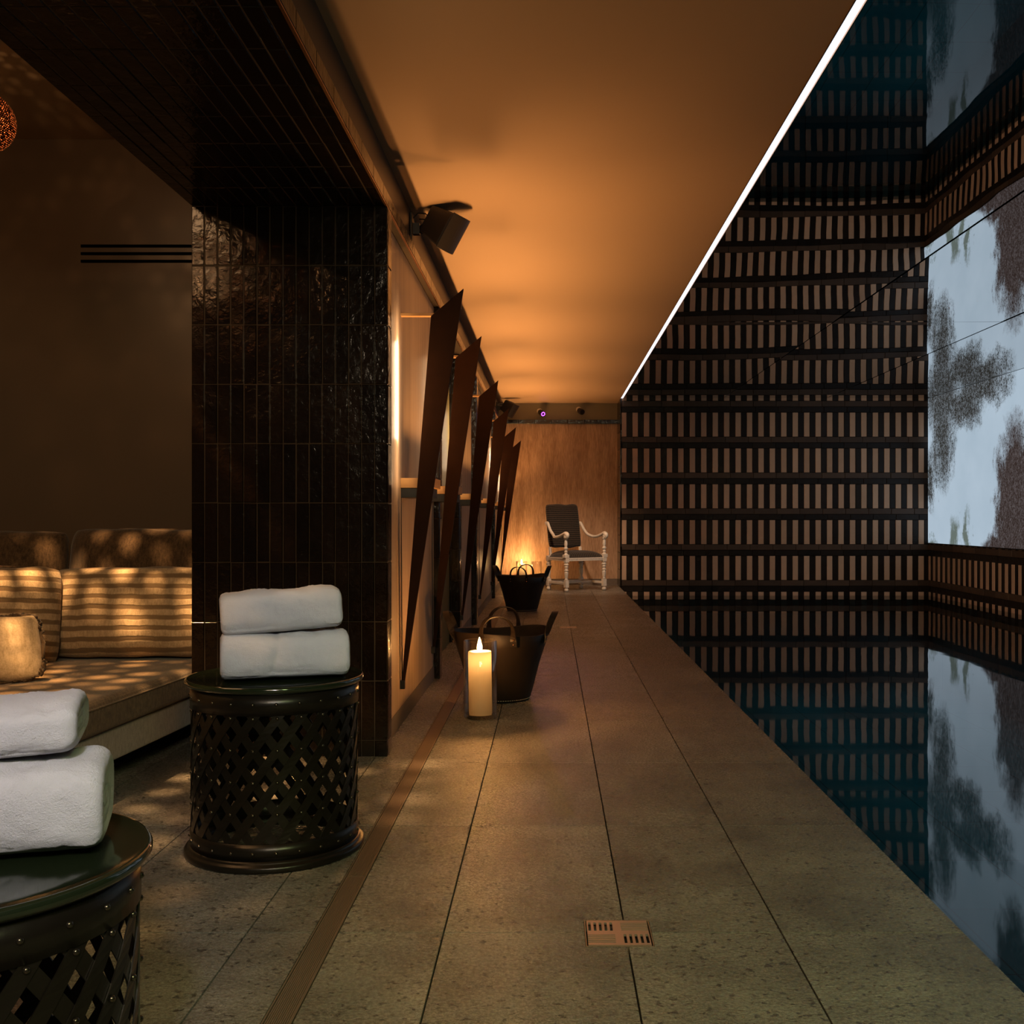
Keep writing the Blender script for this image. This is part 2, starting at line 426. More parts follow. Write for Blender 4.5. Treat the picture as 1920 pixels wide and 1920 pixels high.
# ---- mural: a backlit panel
def mural_m():
    m, nt, out = mat('backlit_mural'); tc = N(nt, 'ShaderNodeTexCoord'); sp = N(nt, 'ShaderNodeSeparateXYZ'); L(nt, tc.outputs['Object'], sp.inputs[0])
    Y, Z = sp.outputs[1], sp.outputs[2]; v = tc.outputs['Object']
    mp = N(nt, 'ShaderNodeMapping'); mp.inputs['Scale'].default_value = (1,1,.6); L(nt, v, mp.inputs[0])
    w1 = math_n(nt, 'SUBTRACT', noise_n(nt, mp.outputs[0], 2.6, 6, .72), .5)
    w2 = math_n(nt, 'SUBTRACT', noise_n(nt, v, 3.6, 6, .7), .5)
    mp2 = N(nt, 'ShaderNodeMapping'); mp2.inputs['Scale'].default_value = (1,30,18); L(nt, v, mp2.inputs[0])
    sp_n = noise_n(nt, mp2.outputs[0], 1.0, 5, .8)
    Yw = math_n(nt, 'ADD', Y, math_n(nt, 'MULTIPLY', w1, 1.1)); Zw = math_n(nt, 'ADD', Z, math_n(nt, 'MULTIPLY', w2, .7))
    def blob(cy, cz, ry, rz, soft=.45):
        a = math_n(nt, 'DIVIDE', math_n(nt, 'SUBTRACT', Yw, cy), ry); b = math_n(nt, 'DIVIDE', math_n(nt, 'SUBTRACT', Zw, cz), rz)
        d = math_n(nt, 'SQRT', math_n(nt, 'ADD', math_n(nt, 'MULTIPLY', a, a), math_n(nt, 'MULTIPLY', b, b)))
        return math_n(nt, 'DIVIDE', math_n(nt, 'SUBTRACT', 1+soft*.5, d), soft, clamp=True)
    def mx(*a):
        r = a[0]
        for q in a[1:]: r = math_n(nt, 'MAXIMUM', r, q)
        return r
    tree = mx(blob(14.35,2.62,.55,.40,.9), blob(14.35,2.05,.35,.55,.9), blob(13.1,2.62,.8,.22,.9), blob(13.7,2.45,.6,.25,.9), blob(14.8,1.55,.15,.35,.9))
    grn = mx(blob(13.95,.72,.12,.26,.9), blob(13.55,.76,.11,.30,.9), blob(14.8,.62,.3,.09,.9))
    brn = mx(blob(12.1,1.1,.55,.95,.45), blob(10.9,2.0,.7,.9,.4), blob(9.2,.9,.8,.9,.4), blob(7.2,1.9,.9,.8,.4), blob(12.35,.5,.6,.35,.4))
    sky = mixc(nt, noise_n(nt, v, 1.3, 3), (.34,.44,.53), (.46,.56,.66))
    g1 = math_n(nt, 'MULTIPLY', tree, 3.0, clamp=True); g2 = math_n(nt, 'MULTIPLY', brn, 3.0, clamp=True)
    mp3 = N(nt, 'ShaderNodeMapping'); mp3.inputs['Scale'].default_value = (1,75,52); L(nt, v, mp3.inputs[0]); fine = noise_n(nt, mp3.outputs[0], 1.0, 3, .75)
    c = mixc(nt, math_n(nt, 'MULTIPLY', tree, .75), sky, (.10,.10,.10))
    spk = ramp(nt, math_n(nt, 'ADD', math_n(nt, 'ADD', math_n(nt, 'MULTIPLY', sp_n, .45), math_n(nt, 'MULTIPLY', fine, .55)), math_n(nt, 'MULTIPLY', tree, .10)), [(.52, (0,0,0)), (.62, (1,1,1))])
    c = mixc(nt, math_n(nt, 'MULTIPLY', spk, g1), c, (.022,.020,.016))
    c = mixc(nt, math_n(nt, 'MULTIPLY', brn, .93), c, (.085,.060,.055))
    spk2 = ramp(nt, math_n(nt, 'ADD', math_n(nt, 'ADD', math_n(nt, 'MULTIPLY', sp_n, .45), math_n(nt, 'MULTIPLY', fine, .55)), math_n(nt, 'MULTIPLY', brn, .12)), [(.52, (0,0,0)), (.66, (1,1,1))])
    c = mixc(nt, math_n(nt, 'MULTIPLY', spk2, g2), c, (.030,.019,.016))
    c = mixc(nt, math_n(nt, 'MULTIPLY', grn, .8), c, (.06,.075,.03))
    e = N(nt, 'ShaderNodeEmission'); L(nt, c, e.inputs[0]); e.inputs[1].default_value = 1.0
    d = N(nt, 'ShaderNodeBsdfGlossy'); d.inputs['Roughness'].default_value = .15; d.inputs[0].default_value = (.04,.04,.04,1)
    ad = N(nt, 'ShaderNodeAddShader'); L(nt, e.outputs[0], ad.inputs[0]); L(nt, d.outputs[0], ad.inputs[1]); L(nt, ad.outputs[0], out.inputs[0]); return m
mr = empty('backlit_mural', (XR, 10.4, .627), 0, 'large backlit photographic mural of pale sky and dark foliage on the right wall', 'mural')
mm = MB(); mm.box(XR-.018, XR+.028, 6.0, YB-.012, .640, CEIL-.004)
pn = mm.build('panel', mural_m(), mr); pn.matrix_parent_inverse = Matrix.Translation((XR,10.4,.627)).inverted()
mm = MB(); mm.box(XR-.024, XR+.03, 6.0, YB-.012, .627, .640); mm.box(XR-.012, XR+.02, YB-.012, YB-.003, .627, CEIL-.004)
q = mm.build('frame', M_BLACK, mr); q.matrix_parent_inverse = pn.matrix_parent_inverse

# ---- ceilings
c = MB(); c.box(-.95, XP, YN, 14.86, CEIL, CEIL+.08)
c.box(-.95, XP, 14.866, YW+.05, CEIL+.004, CEIL+.08)
c.build('ceiling', M_CEIL, kind='structure')
def mpanel(x0, x1, y0, y1, roll, name='ceiling_mirror'):
    mb = MB(); n = 8; m2 = 10; vs = []; fs = []
    for i in range(n+1):
        for j in range(m2+1):
            u = i/n; v = j/m2
            x = x0+.002+(x1-x0-.004)*u; y = y0+.002+(y1-y0-.004)*v
            sag = -.004*(1-(2*u-1)**2)*(1-(2*v-1)**2)
            vs.append((x, y, CEIL + roll*(u-.5)*(x1-x0) + sag + .004))
    for i in range(n):
        for j in range(m2): fs.append((i*(m2+1)+j, (i+1)*(m2+1)+j, (i+1)*(m2+1)+j+1, i*(m2+1)+j+1))
    mb.add(vs, fs, 0, .5, True)
    mb.add([(v[0],v[1],v[2]+.05) for v in vs], fs, 0)
    return mb
bnd = [1.034, 2.458, 3.92, XR]
mirr = MB()
for k, (a, b) in enumerate(zip(bnd[:-1], bnd[1:])):
    for (y0, y1, roll) in ((YN, 3.2, .004), (3.2, 9.12, .0035), (9.12, YB, .002)):
        p = mpanel(a, b, y0, y1, roll + (.001 if k == 1 else 0)); bb = len(mirr.v)
        mirr.v += p.v; mirr.f += [tuple(i+bb for i in f) for f in p.f]; mirr.m += p.m; mirr.t += p.t; mirr.sm += p.sm
mirr.box(1.034, XR, YN, YB, CEIL+.075, CEIL+.1)
mirr.build('ceiling_mirror', M_MIRR, kind='structure')
ls = empty('light_strip', (1.015, 6.6, CEIL), 0, 'long straight white light strip in the ceiling above the pool edge', 'light')
s = MB(); s.box(XP+.002, 1.028, YN, 14.9, CEIL-.002, CEIL+.03); a = s.build('diffuser', M_LED, ls)
a.matrix_parent_inverse = Matrix.Translation((1.015,6.6,CEIL)).inverted()
s = MB(); s.box(1.028, 1.033, YN, 14.9, CEIL-.010, CEIL+.03); s.box(XP-.003, XP+.001, YN, 14.9, CEIL-.004, CEIL+.03)
b = s.build('profile_edge', M_BRASS, ls); b.matrix_parent_inverse = a.matrix_parent_inverse

# ---- pillar and beam, clad with stacked tiles
pl = MB(); PX0 = -1.50; PY = 4.4
ncol = 15; cw = (XF-PX0)/ncol
zr = [2.30-.248*k for k in range(0, 11)]
for i in range(ncol):
    for k in range(10):
        z0 = max(zr[k+1], .0); z1 = zr[k]
        if z1-z0 < .01: continue
        j = R.uniform(-.0015,.0015)
        pl.cbox(PX0+i*cw+.0013, PX0+(i+1)*cw-.0013, PY-.012+j, PY, z0+.0013, z1-.0013, .003, 0, R.random(), '-y')
for k in range(10):
    z0 = max(zr[k+1], 0); z1 = zr[k]
    if z1-z0 < .01: continue
    pl.cbox(XF-.012, XF, PY+.001, PY+.10, z0+.0013, z1-.0013, .003, 0, R.random(), '+x')
pl.box(PX0+.001, XF-.002, PY-.0095, 4.499, 0, 2.299, 1)
pl.box(PX0, -.835, 4.5, 5.75, 0, 3.1, 1)
pl.build('wall_pillar', [M_TILE, M_GROUT], kind='structure')

bm_ = MB()
y = PY-.012
while y > YN:                                   # underside
    y0 = max(y-.245, YN)
    for i in range(ncol):
        j = R.uniform(-.0015,.0015)
        bm_.cbox(PX0+i*cw+.0013, PX0+(i+1)*cw-.0013, y0+.0013, y-.0013, 2.30+j, 2.312, .003, 0, R.random(), '-z')
    y = y0
y = YN
while y < YW-.05:                               # little cap face towards the pool
    y1 = min(y+.245, YW-.05)
    bm_.cbox(XF-.012, XF, y+.001, y1-.001, 2.302, 2.362, .003, 0, R.random(), '+x'); y = y1
bm_.box(PX0+.001, XF-.002, YN, PY-.0, 2.3025, 2.361, 1)
bm_.box(-.90, XF-.011, PY, YW-.05, 2.305, 2.361, 1)
bm_.box(PX0, -.77, YN, PY+.1, 2.361, 3.1, 2); bm_.box(-.95, -.77, PY+.1, YW+.02, 2.361, CEIL+.05, 2)
bm_.build('ceiling_beam', [M_TILE, M_GROUT, M_FASC], kind='structure')
# bright metal bead under the ledge
t = MB(); t.box(XF-.010, XF-.001, YN, YW-.06, 2.297, 2.3015); t.build('trim_1', M_BRASS, kind='structure')

# ---- left wall beyond the pillar
lw = MB()
def bay(y0, y1, x, skirt=True):
    lw.box(x-.03, x, y0, y1, .085, 2.299, 0)
    for yy in [y0 + (y1-y0)*q/2 for q in (1,)]: pass
    if skirt: lw.box(x-.03, x+.004, y0, y1, .0, .083, 1)
bay(4.50, 6.50, -.722); bay(8.55, 9.75, -.735); bay(9.90, 12.95, -.728); bay(13.07, YW, -.728)
lw.build('wall_left', [M_WOODL, M_SKIRT], kind='structure')
pr = MB()
for (y0, y1, xf, xb) in ((6.50,6.62,-.683,-.80), (8.40,8.55,-.722,-.85), (9.75,9.90,-.683,-.80), (12.95,13.07,-.683,-.80)):
    z = 0
    while z < 2.29:
        z1 = min(z+.248, 2.299); xx = xb; 
        while xx < xf-.004:
            x1 = min(xx+.0585, xf-.003); pr.cbox(xx+.001, x1-.001, y0, y0+.012, z+.0012, z1-.0012, .003, 0, R.random(), '-y'); xx = x1
        pr.cbox(xf-.012, xf, y0+.002, y1, z+.0012, z1-.0012, .003, 0, R.random(), '+x'); z = z1
    pr.box(xb, xf-.002, y0+.0025, y1, 0, 2.299, 1)
pr.build('wall_piers', [M_TILE, M_GROUT], kind='structure')
bk = MB(); bk.box(-.90, -.82, 6.62, 8.40, 0, 2.30, 0); bk.build('wall_recess', M_FASC, kind='structure')
d1 = MB(); d1.box(-.82, -.805, 7.35, 8.36, .0, 2.29); do = d1.build('door_1', M_OLIVE, kind='structure', bevel=.003)
h = MB(); h.lathe([(.012,0),(.012,.012),(.006,.014)], 12, Matrix.Translation((-.805,7.93,.79)) @ Matrix.Rotation(PI/2,4,'Y')); h.build('door_lock', M_BLACK, do)

# ---- end wall of the deck
ew = MB(); ew.box(-.722, 1.0, YW, YW+.06, .088, 2.386, 0); ew.box(-.722, 1.0, YW-.006, YW+.06, 0, .086, 1)
ew.box(-.95, 1.1, YW+.0, YW+.08, 2.386, CEIL+.05, 2)
x = -.72
while x < .99:
    x1 = min(x+.245, .995); ew.cbox(x+.001, x1-.001, YW-.055, YW, 2.386, 2.445, .003, 3, R.random(), '-y'); x = x1
ew.build('wall_end', [M_WOODB, M_SKIRT, M_UWALL, M_TILE], kind='structure')

# ---- lounge shell
lg = MB(); lg.box(-3.9, PX0, 5.70, 5.80, 0, 3.12); lg.build('wall_lounge_back', M_LWALL, kind='structure')
lg = MB(); lg.box(-3.9, -3.8, YN, 5.7, 0, 3.12); lg.build('wall_lounge_left', M_LWALL, kind='structure')
lg = MB(); lg.box(-3.9, PX0, YN, 5.8, 3.05, 3.12); lg.build('ceiling_lounge', M_LCEIL, kind='structure')
av = empty('air_vent', (-2.02, 5.70, 2.43), 0, 'three thin black horizontal vent slots in the brown lounge wall', 'vent')
for k in range(3):
    s = MB(); s.box(-.525, .55, -.008, .0, .041-.0413*k-.007, .041-.0413*k+.007); s.build('slot', M_SLOT, av)

# ---- deck drains
def grate(x0, x1, y0, y1, label):
    e = empty('floor_drain', ((x0+x1)/2, (y0+y1)/2, 0), 0, label, 'drain')
    W = (x1-x0); D = (y1-y0); mb = MB(); hx, hy = W/2-.004, D/2-.004
    # slots: four blocks, alternating direction
    sl = []
    for bx in (0, 1):
        for by in (0, 1):
            cx = (-.27 + .54*bx)*W*.98; cy = (-.235+.47*by)*D
            w2, d2 = .21*W, .165*D
            for q in range(5):
                if (bx + by) % 2 == 1: 
                    sx = cx - w2 + (q+.5)*2*w2/5; sl.append((sx-.10*w2, sx+.10*w2, cy-d2, cy+d2))
                else:
                    sy = cy - d2 + (q+.5)*2*d2/5; sl.append((cx-w2, cx+w2, sy-.11*d2, sy+.11*d2))
    rs = [(-hx,hx,-hy,hy)]
    for s_ in sl: rs = [q for r in rs for q in sub_rect(r, s_)]
    for r in rs: mb.box(r[0],r[1],r[2],r[3],-.004,.0012)
    mb.build('grate_plate', M_STEEL2, e)
    mb = MB(); mb.box(-W/2-.002,-W/2+.0005,-D/2,D/2,-.02,.0005); mb.box(W/2-.0005,W/2+.002,-D/2,D/2,-.02,.0005)
    mb.box(-W/2,W/2,-D/2-.002,-D/2+.0005,-.02,.0005); mb.box(-W/2,W/2,D/2-.0005,D/2+.002,-.02,.0005); mb.build('drain_frame', M_STEEL, e)
    mb = MB(); mb.box(-W/2,W/2,-D/2,D/2,-.0305,-.027); mb.build('drain_well', M_VOID, e)
grate(*holes[0], 'square slotted metal drain in the near deck slabs')
grate(*holes[1], 'small slotted floor drain further down the deck past the near basket')
ch = empty('channel_drain', (-.5418, 6, 0), 0, 'long ribbed metal channel drain running along the deck floor', 'drain')
def loc(o): o.matrix_parent_inverse = Matrix.Translation((-.5418,6,0)).inverted(); return o
s = MB()
for x in (-.5715, -.5150): s.box(x, x+.003, YN, 14.0, -.03, .0012)
loc(s.build('side_rail', M_STEEL, ch))
for y0, y1, rib in ((YN,2.936,1),(2.936,3.41,1),(3.41,5.22,0),(5.22,7.1,0),(7.1,9.2,0),(9.2,11.3,0),(11.3,14.0,0)):
    s = MB()
    s.box(-.5675, -.5160, y0+.001, y1-.002, -.03, -.004)
    if rib or True:
        n = 12; w_ = .0515/n
        for k in range(n): s.box(-.5675+k*w_+.0006, -.5675+(k+1)*w_-.0006, y0+.002, y1-.004, -.004, -.0015)
    loc(s.build('cover', M_STEEL, ch))

# ---- wall fins
fin_lab = ['tall dark wall blade nearest the pillar, the largest of the row', 'second wall blade from the pillar, lit rust red by the candle',
 'third wall blade from the pillar, its tip below the bright ceiling glow', 'fourth wall blade from the pillar, in front of the far loudspeaker',
 'fifth wall blade from the pillar, second from the far end wall', 'last wall blade, closest to the far end wall and chair']
FY = [5.05, 6.37, 8.43, 10.6, 12.8, 14.95]
def fin():
    e = empty('wall_blade', (0,0,0))
    # profile in the (x,z) plane
    P = [(-.418,2.100), (-.577,1.965), (-.640,1.19), (-.716,.19), (-.704,.175), (-.695,.19)]
    P = [(-.418,2.100), (-.574,1.968), (-.637,1.195), (-.713,.215), (-.700,.215), (-.600,1.195)]
    # right edge straight from tip to foot
    P = [(-.418,2.100), (-.574,1.968), (-.637,1.195), (-.715,.20), (-.702,.20)]
    mb = MB(); n = len(P); th = .018
    vs = [(x,0,z) for x,z in P] + [(x,th,z) for x,z in P]
    fs = [tuple(range(n)), tuple(reversed(range(n,2*n)))] + [(i,(i+1)%n,n+(i+1)%n,n+i) for i in range(n)]
    mb.add(vs, fs); mb.build('blade', M_BLADE, e, bevel=.0015)
    mb = MB(); mb.box(-.728,-.560,.019,.055,1.972,1.986); mb.build('upper_bracket', M_PINE, e, bevel=.001)
    mb = MB(); mb.box(-.728,-.560,.019,.30,1.142,1.190); mb.build('middle_bracket', M_PINE, e, bevel=.002)
    mb = MB(); mb.box(-.728,-.575,.025,.29,1.095,1.1415); mb.build('bracket_shade', M_BLACK, e, bevel=.002)  # dark block stands in for the shaded underside of the bracket
    mb = MB(); mb.tube([(-.722,.03,1.10),(-.714,.01,.21)], .0028, 6); mb.build('shadow_line', M_BLACK, e)  # thin dark tube stands in for a shadow line down the wall
    mb = MB(); mb.box(-.728,-.700,-.004,.022,.175,.215); mb.build('foot_clip', M_BLACK, e, bevel=.001)
    return e
f0 = fin()
for i, y in enumerate(FY):
    o = f0 if i == 0 else copy_tree(f0)
    o.location = (0, y, 0); tag(o, fin_lab[i], 'wall blade', 'tapering blades along the left wall')
    if i == 5: o.location.y = 15.0

# ---- drum tables
def drum(loc_, label, rot):
    e = empty('side_table', loc_, 0, label, 'side table', 'pair of lattice drum tables')
    Rb = .246
    mb = MB(); mb.lathe([(0.0001,.500),(.20,.500),(.250,.500),(.2585,.503),(.2640,.510),(.2640,.516),(.2600,.5215),(.2555,.5215),(.252,.5195),(.22,.5190),(.0001,.5190)], 72)
    mb.build('table_top', M_LACQ, e)
    mb = MB(); mb.lathe([(Rb-.004,.440),(Rb+.002,.440),(Rb+.002,.500),(Rb-.004,.500),(Rb-.004,.440)], 72, cap=False); mb.build('upper_band', M_BRONZE, e)
    mb = MB(); mb.lathe([(Rb-.004,.030),(Rb+.002,.030),(Rb+.002,.078),(Rb-.004,.078),(Rb-.004,.030)], 72, cap=False); mb.build('lower_band', M_BRONZE, e)
    mb = MB(); mb.lathe([(Rb-.02,.0),(.262,.0),(.2655,.006),(.2655,.014),(.262,.020),(.256,.021),(.254,.026),(.250,.031),(Rb-.02,.031),(Rb-.02,.0)], 72, cap=False); mb.build('base_ring', M_BRONZE, e)
    ns = 23; per = .0905; z0, z1 = .070, .448; wd = .0245
    ang = 2*PI/ns
    rows = (z1-z0)/per
    for d, nm, rr in ((1,'lattice',Rb), (-1,'lattice',Rb-.0025)):
        mb = MB(); st = 20
        dz = wd/2*math.sqrt(1+(per/(ang*rr))**2)       # vertical half extent of a strip cut horizontally
        ha = wd/2*math.sqrt(1+((ang*rr)/per)**2)/rr    # angular half width
        for k in range(ns):
            vs = []; fs = []
            for i in range(st+1):
                z = z0 + (z1-z0)*i/st; a = rot + (k + d*(z-z0)/per)*ang
                for r_, s_ in ((rr,-1),(rr,1),(rr-.0022,1),(rr-.0022,-1)):
                    aa = a + s_*ha; vs.append((r_*math.cos(aa), r_*math.sin(aa), z))
            for i in range(st):
                for q in range(4): fs.append((i*4+q, i*4+(q+1)%4, (i+1)*4+(q+1)%4, (i+1)*4+q))
            mb.add(vs, fs, 0, .5, False)
        mb.build(nm, M_BRONZE, e)
    # rivets
    pos = []
    for k in range(24):
        a = rot + 2*PI*k/24
        pos += [(a, .472, Rb+.002), (a, .052, Rb+.002)]
    for m_ in range(0, 5):
        z = z0 + m_*per
        if z < .085 or z > .435: continue
        for k in range(ns): pos.append((rot + (k)*ang, z, Rb))
    pts = [Vector((r*math.cos(a), r*math.sin(a), z)) for a, z, r in pos]
    cam = Vector((0,0,1)) - Vector(loc_)
    order = sorted(range(len(pts)), key=lambda i: (pts[i]-cam).length)
    base = None; rest = MB()
    for n_, i in enumerate(order):
        a = pos[i][0]; M = Matrix.Translation(pts[i]) @ Matrix.Rotation(a,4,'Z') @ Matrix.Rotation(PI/2,4,'Y')
        prof = [(.0052,0),(.0048,.0022),(.0030,.0040),(.0001,.0047)]
        if n_ < 80:
            if base is None:
                mb = MB(); mb.lathe(prof, 10); base = mb.build('rivet', M_RIVET, e); o = base
            else: o = base.copy(); C.objects.link(o)
            o.parent = e; o.matrix_local = M
        else: rest.lathe(prof, 8, M)
    o = rest.build('rivet', M_RIVET, e, kind='stuff')
    return e
drum((-.8366, 3.2, 0), 'round lattice metal drum table in front of the tiled pillar', -PI/2)
drum((-.842, 1.48, 0), 'nearest lattice metal drum table, cut off by the left edge of the photo', -PI/2+.03)

# ---- towels
def towel(name, loc_, rz, Ln, a, b, label, seed, tilt=0, group=None, sag=0):
    rr = random.Random(seed); mb = MB(); nt_ = 150; turns = 2.6; th = .026; nl = 70
    def P(t, s):   # spiral cross-section, superellipse
        # t 0..1 from outside inwards; returns y,z
        ang = -PI/2 + .35 + 2*PI*turns*(1-t)*-1
        k = 1 - t*.80
        c_, s_ = math.cos(ang), math.sin(ang)
        e_ = .62
        y = (a*k)*math.copysign(abs(c_)**e_, c_); z = (b*k)*math.copysign(abs(s_)**e_, s_)
        return y, z
    # outer closed body
    na = 96; vs = []; fs = []
    off = Vector((seed*3.1, seed*1.7, 0))
    for i in range(nl+1):
        u = i/nl; x = (u-.5)*Ln
        for k in range(na):
            an = 2*PI*k/na; c_, s_ = math.cos(an), math.sin(an); e_ = .66
            y = a*math.copysign(abs(c_)**e_, c_); z = b*math.copysign(abs(s_)**e_, s_)
            p = Vector((x, y, z))
            n1 = noise.noise(p*9 + off)*.010 + noise.noise(p*28 + off)*.0030 + noise.noise(p*140+off)*.0016 + rr.uniform(-.0006,.0006)
            crease = -.006*math.exp(-((u-.42+.03*math.sin(an*2))/.03)**2) * (1 if seed % 2 else .5)
            r_ = (n1+crease); d = Vector((0,y/a,z/b)).normalized()
            # end rounding
            ed = min(u,1-u)*Ln; sh = 0
            if ed < .022: sh = -(1-math.sqrt(max(0,1-(1-ed/.022)**2)))*.020
            if z < -b*.75: r_ = max(r_*.2, -.002) - 0
            q = p + d*(r_+sh); q.z += sag*(4*(u-.5)**2)
            if q.z < -b: q.z = -b + .0005*rr.random()
            vs.append(q)
    for i in range(nl):
        for k in range(na): fs.append((i*na+k, i*na+(k+1)%na, (i+1)*na+(k+1)%na, (i+1)*na+k))
    mb.add(vs, fs, 0, .5, True)
    # ends: recessed spiral of folded terry
    for sgn in (-1, 1):
        base = 0 if sgn < 0 else nl*na
        rim = [vs[base+k] for k in range(na)]
        cen = Vector((sgn*(Ln/2), 0, 0))
        rings = [rim]; 
        for q in range(1, 15):
            f = 1 - q/15
            ring = []
            for k in range(na):
                p = Vector((sgn*Ln/2, rim[k].y*f, rim[k].z*f))
                ph = (q/15*2.3*2*PI + k/na*2*PI)    # spiral groove
                dep = -.004 - .010*max(0, math.cos(ph))**3 + .0015*noise.noise(p*90+off)
                p.x += sgn*dep*min(1, q/2); ring.append(p)
            rings.append(ring)
        allv = [p for r_ in rings for p in r_] + [Vector((sgn*(Ln/2-.006),0,0))]
        ff = []
        for q in range(len(rings)-1):
            for k in range(na): ff.append((q*na+k, q*na+(k+1)%na, (q+1)*na+(k+1)%na, (q+1)*na+k))
        last = (len(rings)-1)*na
        for k in range(na): ff.append((last+k, last+(k+1)%na, len(allv)-1))
        mb.add(allv, ff, 0, .5, True)
    o = mb.build(name, M_TOWEL, weld=True); o.location = loc_; o.rotation_euler = (0, tilt, rz)
    tag(o, label, 'towel', group); return o
TT = .5222
towel('towel', (-.800, 3.165, TT+.068), math.radians(17), .372, .100, .068, 'lower rolled white towel on the table by the pillar', 3, 0, 'rolled towels')
towel('towel', (-.812, 3.165, TT+.136+.064), math.radians(18), .350, .092, .063, 'upper rolled white towel on the table by the pillar', 4, -.06, 'rolled towels')
towel('towel', (-.833, 1.520, TT+.0635), math.radians(18), .36, .105, .064, 'lower rolled white towel on the nearest table', 5, 0, 'rolled towels')
towel('towel', (-.878, 1.535, TT+.128+.040), math.radians(18), .36, .095, .040, 'upper rolled white towel on the nearest table', 6, 0, 'rolled towels', .006)

# ---- sofa
def soft_box(mb, poly, z0, z1, r=.03, seg=5, puff=.0, mi=0):
    """extruded polygon with rounded upper and lower edge"""
    cx = sum(p[0] for p in poly)/len(poly); cy = sum(p[1] for p in poly)/len(poly)
    def inset(d):
        out = []
        n = len(poly)
        for i in range(n):
            p0 = Vector(poly[i-1]); p1 = Vector(poly[i]); p2 = Vector(poly[(i+1)%n])
            e1 = (p1-p0).normalized(); e2 = (p2-p1).normalized()
            n1 = Vector((-e1.y,e1.x)); n2 = Vector((-e2.y,e2.x)); b = (n1+n2); b = b/ max(.2, b.dot(n1))
            out.append(p1 + b*d)
        return out
    layers = []
    for i in range(seg+1):
        a = PI/2*i/seg; layers.append((r*(1-math.sin(a)), z0 + r*(1-math.cos(a))))
    for i in range(seg+1):
        a = PI/2*i/seg; layers.append((r*(1-math.cos(a)), z1 - r*(1-math.sin(a))))
    vs = []; n = len(poly)
    for d, z in layers:
        for p in inset(d): vs.append((p.x, p.y, z))
    fs = []
    for i in range(len(layers)-1):
        for k in range(n): fs.append((i*n+k, i*n+(k+1)%n, (i+1)*n+(k+1)%n, (i+1)*n+k))
    fs.append(tuple(reversed(range(n)))); fs.append(tuple((len(layers)-1)*n+k for k in range(n)))
    mb.add(vs, fs, mi, .5, False)
def roundpoly(pts, r=.12, seg=6):
    out = []; n = len(pts)
    for i in range(n):
        p0, p1, p2 = Vector(pts[i-1]), Vector(pts[i]), Vector(pts[(i+1)%n])
        a = p1 + (p0-p1).normalized()*r; b = p1 + (p2-p1).normalized()*r
        for k in range(seg+1):
            t = k/seg; out.append(tuple((1-t)**2*a + 2*t*(1-t)*p1 + t*t*b))
    return out
def pillow(w, h, th, mats, name, parent=None, seed=1, n=28, flat_bottom=False, sub=1):
    mb = MB(); off = Vector((seed*5.3, seed*2.1, seed))
    for sg in (-1, 1):
        vs = []; fs = []
        for i in range(n+1):
            for j in range(n+1):
                u = 2*i/n-1; v = 2*j/n-1
                u2 = math.sin(u*PI/2)*.35+u*.65; v2 = math.sin(v*PI/2)*.35+v*.65
                t = (max(0,1-abs(u2)**3.2)**.5)*(max(0,1-abs(v2)**3.2)**.5)
                # soft rounded outline, slight corner ears
                cu = 1 - .045*(1-u2*u2)*0 - .05*abs(v2)**6 ; cv = 1 - .05*abs(u2)**6
                x = u2*w/2*cu; z = v2*h/2*cv
                z += .012*noise.noise(Vector((u2*2, 3*sg*0, seed)))*abs(v2)
                wr_ = .012*noise.noise(Vector((x*7,z*7,0))+off) + .005*noise.noise(Vector((x*20,z*20,0))+off)
                y = sg*(th/2*t + wr_*t)
                vs.append((x,y,z))
        for i in range(n):
            for j in range(n): fs.append((i*(n+1)+j, (i+1)*(n+1)+j, (i+1)*(n+1)+j+1, i*(n+1)+j+1))
        mb.add(vs, fs, 0, .5, True)
    return mb.build(name, mats, parent, weld=True, subd=sub)
def edge_cord(w, h, mats, name, parent, rad=.006, zig=0, n=160):
    pts = []
    for k in range(n+1):
        a = 2*PI*k/n; c_, s_ = math.cos(a), math.sin(a); e_ = .30
        x = w/2*math.copysign(abs(c_)**e_, c_)*.985; z = h/2*math.copysign(abs(s_)**e_, s_)*.985
        pts.append((x*(1+zig*R.uniform(-1,1)), zig*R.uniform(-.4,.4), z*(1+zig*R.uniform(-1,1))))
    mb = MB(); mb.tube(pts, rad, 6, cap=False); return mb.build(name, mats, parent)
sf = empty('sofa', (-2.2, 3.6, 0), 0, 'low brown woven corner sofa in the lounge left of the tiled pillar', 'sofa')
INV = Matrix.Translation((-2.2,3.6,0)).inverted()
poly = roundpoly([(-3.2,1.7),(-1.76,1.7),(-1.52,4.62),(-1.52,4.95),(-3.2,4.95)], .10)
mb = MB(); soft_box(mb, poly, .225, .353, .035); o = mb.build('seat_cushion', M_SEAT, sf); o.matrix_parent_inverse = INV
mb = MB()
tp = [Vector((*p, .326)) for p in poly]; mb.tube(tp+[tp[0]], .004, 6, cap=False); o = mb.build('piping', M_SEAT, sf); o.matrix_parent_inverse = INV
mb = MB(); soft_box(mb, roundpoly([(-3.2,1.72),(-1.79,1.72),(-1.55,4.62),(-1.55,5.60),(-3.2,5.60)], .08), .10, .222, .012); o = mb.build('base', M_BASEF, sf); o.matrix_parent_inverse = INV
mb = MB(); soft_box(mb, roundpoly([(-3.3,4.98),(-1.505,4.98),(-1.505,5.60),(-3.3,5.60)], .06), .223, .74, .05); o = mb.build('back_frame', M_BACKF, sf); o.matrix_parent_inverse = INV
